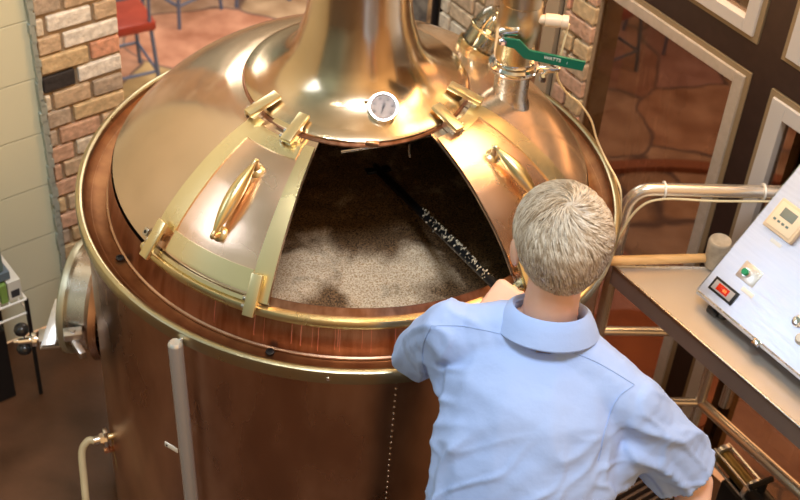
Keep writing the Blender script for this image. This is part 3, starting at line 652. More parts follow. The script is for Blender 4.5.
# ------------------------------------------------------------------ mash inside
def mashmat():
    m = bpy.data.materials.new('wet_mash'); m.use_nodes = True; n = m.node_tree; b = n.nodes['Principled BSDF']
    t = n.nodes.new('ShaderNodeTexCoord')
    n1_ = n.nodes.new('ShaderNodeTexNoise'); n1_.inputs['Scale'].default_value = 9; n1_.inputs['Detail'].default_value = 7; n1_.inputs['Distortion'].default_value = .6; n.links.new(t.outputs['Object'], n1_.inputs['Vector'])
    n2 = n.nodes.new('ShaderNodeTexNoise'); n2.inputs['Scale'].default_value = 260; n2.inputs['Detail'].default_value = 2; n2.inputs['Distortion'].default_value = .4; n.links.new(t.outputs['Object'], n2.inputs['Vector'])
    g = n.nodes.new('ShaderNodeValToRGB'); g.color_ramp.elements[0].position = .38; g.color_ramp.elements[0].color = (.035, .016, .007, 1); g.color_ramp.elements[1].position = .62; g.color_ramp.elements[1].color = (.34, .19, .085, 1)
    n.links.new(n2.outputs[0], g.inputs[0])
    f = n.nodes.new('ShaderNodeValToRGB'); f.color_ramp.elements[0].position = .36; f.color_ramp.elements[0].color = (.56, .32, .14, 1); f.color_ramp.elements[1].position = .60; f.color_ramp.elements[1].color = (1.0, .83, .62, 1)
    n.links.new(n2.outputs[0], f.inputs[0])
    # foamy drifts and daylight patches painted into the colour; weight stored on the mesh
    at_ = n.nodes.new('ShaderNodeAttribute'); at_.attribute_name = 'foam_daylight'
    ad = n.nodes.new('ShaderNodeMath'); ad.operation = 'MULTIPLY_ADD'; ad.inputs[1].default_value = 2.4; n.links.new(n1_.outputs[0], ad.inputs[0])
    sb = n.nodes.new('ShaderNodeMath'); sb.operation = 'SUBTRACT'; sb.inputs[1].default_value = 1.15; n.links.new(at_.outputs['Fac'], sb.inputs[0]); n.links.new(sb.outputs[0], ad.inputs[2])
    mr_ = n.nodes.new('ShaderNodeMapRange'); mr_.inputs[1].default_value = .20; mr_.inputs[2].default_value = .85; n.links.new(ad.outputs[0], mr_.inputs[0])
    k = n.nodes.new('ShaderNodeMix'); k.data_type = 'RGBA'; n.links.new(mr_.outputs[0], k.inputs[0]); n.links.new(g.outputs[0], k.inputs[6]); n.links.new(f.outputs[0], k.inputs[7])
    n.links.new(k.outputs[2], b.inputs['Base Color']); b.inputs['Roughness'].default_value = .6
    bp = n.nodes.new('ShaderNodeBump'); bp.inputs['Strength'].default_value = .7; bp.inputs['Distance'].default_value = .004; n.links.new(n2.outputs[0], bp.inputs['Height']); n.links.new(bp.outputs[0], b.inputs['Normal'])
    return m
MZ = 1.02
vs, fs, foam_daylight = [], [], []
NR, NA = 60, 150
patches = [(at(305, 268, MZ), .11, .85), (at(360, 272, MZ), .08, .6), (at(418, 264, MZ), .06, 1.5), (at(285, 292, MZ), .08, .7), (at(388, 296, MZ), .085, 1.4), (at(490, 262, MZ), .02, .5), (at(335, 300, MZ), .028, -.7)]
for i in range(NR+1):
    for j in range(NA):
        r = .594*i/NR; a = 2*PI*j/NA; p = KC+V((r*math.cos(a), r*math.sin(a), 0))
        z_ = MZ+.010*noise.noise(p*6)+.005*noise.noise(p*22); vs.append(V((p.x, p.y, z_)))
        foam_daylight.append(min(1, sum(s_*math.exp(-((p.x-q.x)**2+(p.y-q.y)**2)/(R*R)) for q, R, s_ in patches)))
for i in range(NR):
    for j in range(NA): fs.append((i*NA+j, i*NA+(j+1) % NA, (i+1)*NA+(j+1) % NA, (i+1)*NA+j))
o = mesh_obj('mash', vs, fs, mashmat()); at_ = o.data.attributes.new('foam_daylight', 'FLOAT', 'POINT'); at_.data.foreach_set('value', foam_daylight)
tag(o, 'wet crushed grain mash with pale foamy drifts and painted-in daylight patches filling the open kettle', 'mash', kind='stuff')

# stirring paddle
pA = at(380, 172, MZ+.0); pB = at(514, 304, 1.295); pd = (pB-pA).normalized()
b = B(); b.tube([pA-pd*.05, pA.lerp(pB, .5), pB], [.011, .011, .011], 16); pad = b.obj('shaft', MT['blackm']); 
PAD = empty('mash_paddle', (0, 0, 0), 'long black mash paddle crusted with grain reaching into the kettle', 'paddle'); pad.parent = PAD
b = B(); px_ = pd.cross(Z).normalized(); b.box(pA-pd*.10, pd, px_, pd.cross(px_), .10, .035, .005, .003); b.obj('blade', MT['blackm'], PAD)
b = B(); rr_ = random.Random(5); un = px_.cross(pd).normalized()
if un.z < 0: un = -un
for i in range(150):
    t = .36+.50*rr_.random()**.8; a_ = rr_.gauss(0, .75); p = pA.lerp(pB, t)+(un*math.cos(a_)+px_*math.sin(a_))*.0115
    s_ = rr_.uniform(.0012, .0032)*(1.25 if t < .7 else .8); b.box(p, (rr_.random(), rr_.random(), .3), (rr_.random()-.5, 1, .2), (.1, -.3, 1), s_, s_*.7, s_*.6)
o = b.obj('stuck_grain', mat('grain_husks', (.40, .33, .22), .7, 0, (.58, .50, .38), scale=80), PAD, smooth=False); o['kind'] = 'stuff'

# ------------------------------------------------------------------ table, panel, rails
TZ = .92
A = at(613, 266, TZ); Bp = at(707, 268, TZ); A2 = A-w*1.35; B2 = Bp-w*1.35+nw*0
T = empty('steel_table', (0, 0, 0), 'stainless steel work table holding the control box and a wooden mallet', 'table')
def slab(poly, z0, z1, name, m, par, sm=False):
    N = len(poly); vs = [V((p.x, p.y, z1)) for p in poly]+[V((p.x, p.y, z0)) for p in poly]
    return mesh_obj(name, vs, [tuple(range(N)), tuple(range(N, 2*N))[::-1]]+[(i, (i+1) % N, (i+1) % N+N, i+N) for i in range(N)], m, par, sm)
slab([A, Bp, B2, A2], TZ-.004, TZ, 'table_top', MT['tabletop'], T)
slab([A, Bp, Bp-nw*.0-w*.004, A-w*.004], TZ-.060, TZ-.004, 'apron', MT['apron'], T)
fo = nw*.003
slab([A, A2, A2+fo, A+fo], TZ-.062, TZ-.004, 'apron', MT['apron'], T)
b = B(); b.tube([A+Z*.001, A2+Z*.001], .004, 10); b.tube([A+Z*.001, Bp+Z*.001], .004, 10); b.obj('rolled_edge', MT['steel'], T)
# frame rails
def pipe(b, pts, r): b.tube(pts, r, 16)
PT = at(627, 205, 1.08); post = V((PT.x, PT.y, 0)); rd = V((.995, .10, 0)).normalized()
HR = empty('pipe_railing', (0, 0, 0), 'bent stainless pipe railing behind the table beside the kettle', 'railing')
ztop = 1.085
pl = at(640, 190, 1.09); c1 = V((post.x, post.y, 1.0)); 
pp = [V((post.x, post.y, 0)), V((post.x, post.y, .5)), V((post.x, post.y, 1.055))]
arc = [V((post.x, post.y, 1.055)), V((post.x, post.y, 1.09))+rd*.004, V((post.x, post.y, 1.118))+rd*.020, V((post.x, post.y, 1.132))+rd*.042, V((post.x, post.y, 1.135))+rd*.07]
pend = V((post.x, post.y, 1.135))+rd*.405
b = B(); pipe(b, pp+curve_pts(arc, 5)[1:]+[pend]+curve_pts([pend, pend+rd*.025-Z*.006, pend+rd*.036-Z*.03], 4)[1:]+[V((pend.x, pend.y, .3))+rd*.036], .0185); b.obj('top_rail', MT['pipe'], HR)
zr = min((abs(projpy(V((post.x, post.y, z_/200)))-331), z_/200) for z_ in range(60, 200))[1]
b = B(); pipe(b, [V((post.x, post.y, zr)), V((post.x, post.y, zr))+rd*.41], .0135); b.obj('cross_rail', MT['pipe'], HR)
b = B(); q0 = V((post.x, post.y, 1.118)); of_ = V((rd.y, -rd.x, 0))*.019; b.tube(curve_pts([q0-Z*.22-rd*.014+of_*.7, q0-Z*.12-rd*.006+of_, q0-Z*.03+rd*.03+of_, q0+rd*.09+of_, q0+rd*.23+of_-Z*.003, q0+rd*.39+of_], 8), .0032, 8)
tag(b.obj('strapped_wire', MT['cableY']), 'thin cream wire strapped along the underside of the pipe railing', 'wire')
for q_ in (V((post.x, post.y, 1.135))+rd*.09, V((post.x, post.y, 1.135))+rd*.36):
    b = B(); b.lathe(q_, rd, [(.0188, -.002), (.0235, -.002), (.0235, .002), (.0188, .002)], 20); b.obj('cable_tie', MT['white'], HR)
# lower frame of the table
nz_ = .44; nd = at(700, 402, nz_); 
LEGS = [nd, nd-w*1.1, ]
b = B(); pipe(b, [V((nd.x, nd.y, 0)), V((nd.x, nd.y, TZ-.01))], .0165); b.obj('leg', MT['pipe'], T)
e_ = nd-w*1.05; b = B(); pipe(b, [V((e_.x, e_.y, 0)), V((e_.x, e_.y, TZ-.01))], .0165); b.obj('leg', MT['pipe'], T)
b = B(); pipe(b, [nd, e_], .017); b.obj('stretcher', MT['pipe'], T)
b = B(); pipe(b, [nd, nd-rd*.19], .0135); b.obj('stretcher', MT['pipe'], T)
# control box
c0 = at(697, 290, TZ+.05); Pq = atp(800, 165, c0, w)
fx = -w; fy = (Pq-c0).normalized(); fn = fx.cross(fy).normalized()
if fn.dot(CAM-c0) < 0: fn = -fn
Wd, Hd = .85, .46
CB = empty('control_box', (0, 0, 0), 'sloping stainless control box with displays and buttons on the steel table', 'control box')
F = lambda x, y, d=0: c0+fx*x+fy*y+fn*d
# sloped wedge body: front face, vertical back
def wedge():
    tl = F(0, Hd); bl = c0; dp = nw*.0
    back_b = V((tl.x, tl.y, c0.z-.0)) ; pts = [bl, tl, tl+nw*.03-Z*.0, V((tl.x, tl.y, c0.z-.012))+nw*.03, bl-Z*.012]
    vs = pts+[p+fx*Wd for p in pts]; N = 5
    return mesh_obj('housing', vs, [tuple(range(N))[::-1], tuple(range(N, 2*N))]+[(i, (i+1) % N, (i+1) % N+N, i+N) for i in range(N)], MT['panel'], CB, False)
hs_ = wedge()
b = B(); b.tube([F(0, 0, .0), F(0, Hd, 0), F(Wd, Hd, 0), F(Wd, 0, 0)], .003, 8, closed=True); b.obj('edge_trim', MT['steel'], CB)
def fbox(b, x0, x1, y0, y1, d0, d1, bev=.001): b.box(F((x0+x1)/2, (y0+y1)/2, (d0+d1)/2), fx, fy, fn, (x1-x0)/2, (y1-y0)/2, (d1-d0)/2, bev)
def facexy(px, py): q = atp(px, py, c0, fn)-c0; return q.dot(fx), q.dot(fy)
x1, y1 = facexy(710, 294); x2, y2 = facexy(723, 278); lx, ly = facexy(724, 291)
b = B(); fbox(b, lx-.040, lx+.040, ly-.0195, ly+.0195, 0, .006); dsp = b.obj('temperature_display', MT['blackm'], CB)
b = B(); fbox(b, lx-.033, lx+.033, ly-.013, ly+.013, .006, .0072, .0005); b.obj('display_plate', MT['plate'], dsp)
b = B(); fbox(b, lx-.020, lx+.018, ly-.009, ly+.010, .0072, .0080, .0003); b.obj('display_screen', MT['led'], dsp)
text_mesh('display_digits', '88', .012, F(lx+.006, ly, .0084), fx, fy, MT['ledd'], dsp)
kx, ky = facexy(748, 276)
b = B(); fbox(b, kx-.030, kx+.030, ky-.018, ky+.030, 0, .0012, .0004); b.obj('button_plate', mat('plate_silver', (.82, .80, .78), .3, .8), CB)
b = B(); b.lathe(F(kx-.008, ky+.004), fn, [(.0125, .001), (.0125, .008), (.011, .010), (.009, .010)], 24); gb = b.obj('push_button', MT['chrome'], CB)
b = B(); b.lathe(F(kx-.008, ky+.004), fn, [(.0095, .009), (.0095, .016), (.008, .018), (0, .018)], 24); b.obj('button_cap', MT['greenb'], gb)
sx, sy = facexy(742, 290); b = B(); fbox(b, sx-.004, sx+.036, sy-.002, sy+.010, 0, .001, .0004); b.obj('name_plate', MT['white'], CB)
sx, sy = facexy(776, 243); b = B(); fbox(b, sx-.018, sx+.018, sy-.005, sy+.005, 0, .001, .0004); np_ = b.obj('name_plate', MT['white'], CB)
# timer controller
tx, ty = facexy(788, 222); 
b = B(); fbox(b, tx-.045, tx+.050, ty-.043, ty+.043, 0, .020, .004); ct = b.obj('timer', MT['beige'], CB)
b = B(); fbox(b, tx-.037, tx+.042, ty-.035, ty+.035, .020, .0225, .001); b.obj('timer_face', mat('timer_face', (.80, .68, .50), .35), ct)
b = B(); fbox(b, tx-.020, tx+.024, ty-.000, ty+.026, .0225, .0235, .0004); b.obj('timer_screen', MT['lcd'], ct)
b = B()
for i in range(4): fbox(b, tx-.028+i*.014, tx-.020+i*.014, ty-.016, ty-.010, .0225, .0242, .0005)
b.obj('timer_buttons', MT['teal'], ct)
for q_ in ((797, 320), (800, 338)):
    kx, ky = facexy(*q_); b = B(); b.lathe(F(kx+.006, ky), fn, [(.016, 0), (.016, .006), (.012, .010), (.009, .016), (0, .017)], 24); b.obj('selector_knob', MT['chrome' if q_[1] < 330 else 'carton'], CB)
kx, ky = facexy(755, 346); b = B(); fbox(b, kx-.012, kx+.012, -.014, .004, -.004, .010, .002); b.obj('latch', MT['chrome'], CB)
for dd in (.075, .75):
    b = B(); q = F(dd, 0)+nw*.035; b.lathe((q.x, q.y, TZ), Z, [(0, 0), (.016, 0), (.018, .012), (.014, c0.z-TZ-.010), (0, c0.z-TZ-.010)], 20); b.obj('foot', MT['black'], CB)
q = at(711, 312, TZ+.01); b = B(); b.box(q+nw*.02, w, nw, Z, .017, .022, .010, .004); b.obj('latch_lever', MT['black'], CB)
bb = B(); p_ = F(.1, .0)+nw*.22; bb.box(V((p_.x, p_.y, (TZ+c0.z)/2-.006))-w*.28, w, nw, Z, .38, .03, (c0.z-TZ)/2-.0055); bb.obj('support_bar', MT['blackm'], CB)

# mallet
MZt = TZ+.026
ms, me_ = at(606, 261, MZt), at(706, 258, MZt)
ML = empty('wooden_mallet', (0, 0, 0), 'wooden mallet lying on the left end of the steel table', 'mallet')
b = B(); b.tube([ms, ms.lerp(me_, .5), me_], [.0135, .0135, .0125], 18); b.obj('handle', MT['wood'], ML)
hc = V((me_.x+.026, me_.y, TZ)); b = B(); b.lathe(hc, Z+V((.0, 0.0, 0)), [(0, .002), (.026, .003), (.030, .012), (.032, .085), (.030, .092), (.028, .094), (0, .094)], 32); b.obj('mallet_head', MT['woodend'], ML)

# pump at the lower right
PP = empty('transfer_pump', (0, 0, 0), 'small steel transfer pump with tie rods on the floor beneath the table', 'pump')
pz = .26; p0 = at(722, 455, pz); p1 = at(752, 490, pz); pdn = (p1-p0).normalized(); sd_ = pdn.cross(Z)
b = B(); b.cyl(p0, p1, .026, 24); b.obj('pump_chamber', MT['pump'], PP)
b = B()
for q_ in (p0, p1): b.cyl(q_-pdn*.006, q_+pdn*.008, .040, 20)
for s_, u_ in ((1, 1), (-1, 1), (1, -1), (-1, -1)): b.cyl(p0+(sd_*s_+Z*u_)*.026-pdn*.012, p1+(sd_*s_+Z*u_)*.026+pdn*.014, .004, 8)
b.obj('tie_rods', MT['tube'], PP)
b = B(); b.cyl(p1+pdn*.008, p1+pdn*.10, .034, 24); b.cyl(p1+pdn*.03, p1+pdn*.03+Z*.07, .012, 14); b.cyl(p1+pdn*.03+Z*.07-sd_*.03, p1+pdn*.03+Z*.07+sd_*.05, .009, 12); b.cyl(p1+pdn*.1, p1+pdn*.13, .022, 6); b.obj('motor', MT['blackm'], PP)
b = B(); mid = p0.lerp(p1, .9); b.box(V((mid.x, mid.y, (pz-.03)/2)), pdn, sd_, Z, .07, .04, (pz-.03)/2, .004); b.obj('pump_base', MT['blackm'], PP)
# floor grate and its frame
GR = empty('floor_grate', (0, 0, 0), 'dark metal floor grate beside the foot of the kettle', 'grate')
gcn = at(632, 505, .05); b = B()
for i in range(-5, 6): b.box(gcn+w*i*.024, nw, w, Z, .13, .004, .012)
b.obj('slats', mat('grate_steel', (.20, .13, .09), .5, .7), GR, smooth=False)
b = B()
for s_ in (-1, 1): b.box(gcn+nw*.135*s_-Z*.015, w, nw, Z, .14, .006, .03); b.box(gcn+w*.14*s_-Z*.015, nw, w, Z, .141, .006, .03)
b.obj('grate_frame', MT['steelb'], GR, smooth=False)

# ------------------------------------------------------------------ left shelf and stock
SH = empty('wire_shelf', (0, 0, 0), 'white wire shelf rack at the left edge holding cartons', 'shelf')
def ln_(a, d, z): return LP(a, z, d)
sa = lambda px, py, z: at(px, py, z)
zs1 = .42; q = at(26, 299, zs1)
aa, dd_ = q.dot(e1), 3.30-q.dot(n1)
b = B()
for k, z_ in ((0, zs1), (1, zs1-.055)):
    b.tube([ln_(aa, dd_, z_), ln_(aa-.5, dd_, z_)], .004, 8); b.tube([ln_(aa, dd_-.28, z_), ln_(aa-.5, dd_-.28, z_)], .004, 8); b.tube([ln_(aa, dd_, z_), ln_(aa, dd_-.28, z_)], .004, 8)
b.obj('shelf_rim', MT['white'], SH)
b = B()
for k in range(16): b.tube([ln_(aa-.02-k*.03, dd_, zs1), ln_(aa-.02-k*.03, dd_-.28, zs1)], .0025, 6)
b.obj('shelf_wires', MT['white'], SH)
for a__, d__ in ((aa, dd_), (aa, dd_-.28), (aa-.5, dd_), (aa-.5, dd_-.28)):
    b = B(); b.cyl(ln_(a__, d__, 0), ln_(a__, d__, .55 if a__ == aa and d__ != dd_ else zs1), .007, 10); b.obj('upright', MT['white'] if a__ < aa else MT['blackm'], SH)
def carton(name, a_, d_, z_, wa, wd_, h, m, label, stripe=None):
    b = B(); b.box(ln_(a_-wa/2, d_-wd_/2, z_+h/2), e1, n1, Z, wa/2, wd_/2, h/2, .002); o = b.obj(name, m, smooth=False)
    if stripe:
        e_o = empty(name, (0, 0, 0), label, 'carton'); o.parent = e_o; o.name = 'box'
        b = B(); b.box(ln_(a_-wa/2, d_+.0008, z_+h*.35), e1, n1, Z, wa*.32, .0008, h*.18); b.obj('printed_label', stripe, e_o, smooth=False)
        b = B(); b.box(ln_(a_+.0008, d_-wd_/2, z_+h*.6), n1, e1, Z, wd_*.3, .0008, h*.15); b.obj('printed_label', MT['kraft'], e_o, smooth=False)
    else: tag(o, label, 'carton')
carton('carton', aa-.005, dd_-.01, zs1+.004, .042, .24, .075, MT['carton'], 'white carton with dark print, rightmost on the wire shelf', MT['kraft'])
carton('carton', aa-.050, dd_-.01, zs1+.004, .022, .24, .072, MT['cartong'], 'narrow green carton between the white cartons on the wire shelf')
carton('carton', aa-.076, dd_-.01, zs1+.004, .16, .24, .072, MT['carton'], 'white carton with blue print at the left edge of the wire shelf', MT['cartonb'])
carton('carton', aa-.03, dd_-.02, zs1+.084, .20, .22, .03, MT['cartonb'], 'flat blue-grey carton lying on top of the other cartons')
b = B(); bzc = zs1+.084+.030+.001; b.box(ln_(.895, dd_-.13, bzc+.085), e1, n1, Z, .105, .105, .085, .008); tag(b.obj('storage_bin', MT['teal'], smooth=False), 'grey-green plastic bin standing on the stacked cartons at the left edge', 'bin')
bmx = bmesh.new(); bmesh.ops.create_icosphere(bmx, subdivisions=4, radius=1)
vs = [ln_(.88, dd_-.13, bzc+.17+.075)+e1*v.co.x*.11+n1*v.co.y*.10+Z*max(-.074, v.co.z*.09)+V((v.co.x, v.co.y, abs(v.co.z)))*.02*abs(noise.noise(v.co*2.5)) for v in bmx.verts]; bmx.verts.index_update()
mesh_obj('bag', vs, [[v.index for v in f.verts] for f in bmx.faces], MT['bag']); bmx.free()
tag(bpy.data.objects['bag'], 'black bag slumped on the grey-green plastic bin', 'bag')

b = B(); b.box(ln_(aa-.27, dd_-.14, .15), e1, n1, Z, .20, .11, .15, .006); tag(b.obj('shade_box', MT['blackm'], smooth=False), 'added dark box standing in for the shade under the wire shelf', 'shade_box')  # box added to darken the shaded space below the shelf
# ------------------------------------------------------------------ stools on the terrace
def stool(px, py, rz, label, h=.46, proto=[None]):
    base = at(px, py, -1.6)
    r = empty('dining_stool', (0, 0, 0), label, 'stool', 'red seated stools on the flagstones'); r.location = base; r.rotation_euler = (0, 0, rz)
    if proto[0] is None:
        b = B(); b.box((0, 0, h+.03), (1, 0, 0), (0, 1, 0), Z, .19, .19, .035, .02); s_ = b.obj('seat', MT['redm'], r)
        for sx_, sy_ in ((1, 1), (1, -1), (-1, 1), (-1, -1)):
            b = B(); b.cyl((sx_*.16, sy_*.16, h), (sx_*.19, sy_*.19, 0), .013, 12); b.obj('leg', MT['blue'], r)
        b = B()
        for k in range(4):
            cs = [(.178, .178), (-.178, .178), (-.178, -.178), (.178, -.178)]; c_, d_ = cs[k], cs[(k+1) % 4]; b.cyl((c_[0], c_[1], .16), (d_[0], d_[1], .16), .010, 8)
        b.obj('foot_rail', MT['blue'], r)
        b = B(); b.box((0, -.17, h+.30), (1, 0, 0), (0, 1, 0), Z, .18, .012, .06, .008); b.cyl((-.15, -.17, h), (-.15, -.18, h+.30), .011, 8); b.cyl((.15, -.17, h), (.15, -.18, h+.30), .011, 8); b.obj('backrest', MT['blue'], r)
        proto[0] = r
    else:
        for ch in list(proto[0].children): c_ = ch.copy(); COL.objects.link(c_); c_.parent = r
    return r
stool(122, 84, .55, 'red seated stool with blue-grey legs just right of the brick column')
stool(182, 8, .9, 'stool with blue-grey legs left of the kettle neck, leftmost of its row')
stool(256, -10, .4, 'stool with blue-grey legs at the middle of the row behind the dome')
stool(318, -26, 1.3, 'stool nearest the kettle neck on its left side')
stool(596, 66, .7, 'stool with red seat seen through the large window pane', h=.46)
stool(662, 34, 2.3, 'stool standing right of the red seated one behind the glass')

# ------------------------------------------------------------------ PERSON
def ell(bm, c, rx, ry, rz, X=None, Yv=None, sub=2):
    X = V(X).normalized() if X else V((1, 0, 0)); Yv = V(Yv) if Yv else V((0, 1, 0)); Yv = (Yv-X*Yv.dot(X)).normalized(); Zv = X.cross(Yv)
    M_ = Matrix((X*rx, Yv*ry, Zv*rz)).transposed().to_4x4(); M_.translation = V(c); bmesh.ops.create_icosphere(bm, subdivisions=sub, radius=1, matrix=M_)
def cap(bm, p0, p1, r0_, r1_, n=None, sub=2):
    p0, p1 = V(p0), V(p1); L = (p1-p0).length; n = n or max(3, int(L/(min(r0_, r1_)*.35)))
    for i in range(n+1):
        t = i/n; p = p0.lerp(p1, t); r = r0_+(r1_-r0_)*t; ell(bm, p, r, r, r, sub=sub)
def loft(bm, keys, n, X):   # keys: (centre, rx, ry, rz)
    for i in range(len(keys)-1):
        for k in range(n):
            t = k/n; a, c_ = keys[i], keys[i+1]; ell(bm, V(a[0]).lerp(V(c_[0]), t), *[a[j]+(c_[j]-a[j])*t for j in (1, 2, 3)], X=X, Yv=X.cross(V((0, 0, -1))) if isinstance(X, Vector) else None)
    a = keys[-1]; ell(bm, a[0], a[1], a[2], a[3], X=X, Yv=X.cross(V((0, 0, -1))))
def remesh(bm, name, vox, m, parent, smooth=6, disp=None, cut=None):
    me = bpy.data.meshes.new('tmp'); bm.to_mesh(me); bm.free(); o = bpy.data.objects.new('tmp', me); COL.objects.link(o)
    md = o.modifiers.new('r', 'REMESH'); md.mode = 'VOXEL'; md.voxel_size = vox
    sm = o.modifiers.new('s', 'SMOOTH'); sm.iterations = smooth; sm.factor = .5
    dg = bpy.context.evaluated_depsgraph_get(); m2 = bpy.data.meshes.new_from_object(o.evaluated_get(dg)); bpy.data.objects.remove(o, do_unlink=True)
    m2.name = name
    if disp:
        m2.update(); co = [v.co.copy() for v in m2.vertices]; no = [v.normal.copy() for v in m2.vertices]
        for v, c_, n_ in zip(m2.vertices, co, no): v.co = disp(c_, n_)
    if cut:
        b2 = bmesh.new(); b2.from_mesh(m2); dl_ = [v for v in b2.verts if cut(v.co)]; bmesh.ops.delete(b2, geom=dl_, context='VERTS'); b2.to_mesh(m2); b2.free()
    m2.materials.clear(); m2.materials.append(m); m2.polygons.foreach_set('use_smooth', [True]*len(m2.polygons))
    o = bpy.data.objects.new(name, m2); COL.objects.link(o)
    if parent: o.parent = parent
    return o

SL, SR = V((.125, 1.955, 1.43)), V((.478, 1.845, 1.385))
NB = V((.300, 1.930, 1.500)); HC = V((.304, 1.985, 1.672))
HIP = V((.272, 1.74, 1.00)); EL = V((.058, 2.085, 1.235)); WL = V((.165, 2.150, 1.235))
ER = V((.648, 1.845, 1.165)); WR = V((.62, 1.62, 1.00))
sx_ = (SR-SL).normalized(); sfw = Z.cross(sx_).normalized()   # forward
if sfw.y < 0: sfw = -sfw
def torso(bm, g):   # g = extra thickness
    ck = [(HIP, .178+g, .125+g, .10+g), (HIP+V((.0, .01, .14)), .168+g, .112+g, .10+g), (V((.284, 1.80, 1.25)), .176+g, .122+g, .10+g), (V((.292, 1.86, 1.36)), .176+g, .114+g, .09+g), (V((.300, 1.895, 1.42)), .150+g, .085+g, .06+g)]
    X = sx_
    Yv = V(sfw)
    for i in range(len(ck)-1):
        for k in range(8):
            t = k/8; a, c_ = ck[i], ck[i+1]; ell(bm, V(a[0]).lerp(V(c_[0]), t), *[a[j]+(c_[j]-a[j])*t for j in (1, 2, 3)], X=X, Yv=Yv)
    a = ck[-1]; ell(bm, a[0], a[1], a[2], a[3], X=X, Yv=Yv)
    cap(bm, SL+sx_*.03, NB-Z*.015, .056+g, .052+g); cap(bm, SR-sx_*.03, NB-Z*.018, .055+g, .052+g)
bm = bmesh.new(); torso(bm, 0)
cap(bm, NB-Z*.06, HC-Z*.03-V((0, .02, 0)), .060, .052)
# head: cranium, face, jaw, nose, ears
hf = V((-.22, .95, -.20)).normalized(); hx_ = V((1, .22, .03)).normalized(); hu = hx_.cross(hf).normalized()
if hu.z < 0: hu = -hu
def H(x, y, z): return HC+hx_*x*1.10+hf*y*1.05+hu*z*1.05
ell(bm, H(0, -.012, .022), .078, .098, .086, X=hx_, Yv=hf, sub=3)
ell(bm, H(0, .030, -.035), .060, .062, .078, X=hx_, Yv=hf, sub=3); ell(bm, H(0, .050, -.080), .036, .038, .030, X=hx_, Yv=hf)
cap(bm, H(0, .085, .005), H(0, .108, -.030), .010, .014)
for s_ in (-1, 1):
    ell(bm, H(s_*.030, .082, .012), .017, .010, .008, X=hx_, Yv=hf); ell(bm, H(s_*.014, .100, -.034), .009, .010, .008, X=hx_, Yv=hf)
    ell(bm, H(s_*.083, -.004, -.016), .007, .019, .032, X=hx_+hf*(-.25*s_), Yv=hf); ell(bm, H(s_*.079, .004, -.04), .007, .010, .012, X=hx_, Yv=hf)
cap(bm, H(-.018, .094, -.058), H(.018, .094, -.058), .0075, .0075); cap(bm, H(-.015, .092, -.070), H(.015, .092, -.070), .0085, .0085)
# arms
cap(bm, SL, EL, .046, .038); cap(bm, EL, EL.lerp(WL, .35), .038, .037); cap(bm, EL.lerp(WL, .35), WL, .037, .026)
cap(bm, SR, ER, .046, .039); cap(bm, ER, ER.lerp(WR, .3), .038, .040); cap(bm, ER.lerp(WR, .3), WR, .040, .027)
# hips and legs
for s_ in (-1, 1):
    hp = HIP+sx_*s_*.09-Z*.06; kn = V((hp.x+s_*.02, hp.y+.02, .52)); an = V((kn.x+s_*.01, kn.y-.05, .10))
    cap(bm, hp, kn, .085, .056, 14); cap(bm, kn, kn.lerp(an, .3), .056, .056, 6); cap(bm, kn.lerp(an, .3), an, .056, .036, 12); cap(bm, an-Z*.04, an+V((0, .13, -.055)), .036, .030, 6)
# left hand gripping the shaft, right hand closed loosely
def hand(bm, wrist, dirv, palm_n, thumb_side, curl, rad=.0085):
    d = V(dirv).normalized(); n_ = V(palm_n); n_ = (n_-d*n_.dot(d)).normalized(); s_ = d.cross(n_)*thumb_side
    for i in range(5):
        for j in (-1.4, -.5, .5, 1.4): ell(bm, wrist+d*(.012+.017*i)+s_*j*.018*(.6+.1*i), .019, .019, .0135, X=d, Yv=s_)
    for i, (off, L) in enumerate(((.030, .070), (.010, .080), (-.010, .074), (-.029, .058))):
        p = wrist+d*.082+s_*off; a_ = .35; pp_ = p
        for k, fr in enumerate((.45, .32, .23)):
            a_ += curl[k]; q = pp_+(d*math.cos(a_)+n_*math.sin(a_))*L*fr; cap(bm, pp_, q, rad*(1-.05*k), rad*(.95-.05*k), 5); pp_ = q
        cap(bm, wrist+d*.05+s_*off*.8, p, rad*1.1, rad, 4)
    t0 = wrist+d*.025+s_*.034; t1 = t0+d*.028+s_*.022+n_*.012; t2 = t1+d*.022+n_*.022+s_*-.002; t3 = t2+d*.012+n_*.018-s_*.010
    cap(bm, t0, t1, .013, .011, 5); cap(bm, t1, t2, .0105, .0095, 5); cap(bm, t2, t3, .0095, .008, 5)
# the shaft passes through the fist: fingers wrap round it
ptg = pB-pd*.035
hd_ = (ptg-WL).normalized(); pnv = V((0, 0, -1))
WLh = ptg-hd_*.075+Z*.012
cap(bm, EL.lerp(WL, .7), WLh, .030, .026)
hand(bm, WLh, hd_, pnv, -1, (.55, .95, .85))
hand(bm, WR, V((-.25, -.55, -.8)), V((-.6, .3, 0)), 1, (.35, .5, .4))
body = remesh(bm, 'person', .0048, MT['skin'], None, smooth=5)
tag(body, 'grey-haired person in a light blue shirt leaning over the kettle rim holding the paddle', 'person')
# eyes
for s_ in (-1, 1):
    b = B(); b.lathe(H(s_*.030, .079, .002), hf, [(.011, -.004), (.010, .004), (.006, .008), (0, .0095)], 16); b.obj('eye', mat('eye_white', (.75, .72, .68), .2), body)
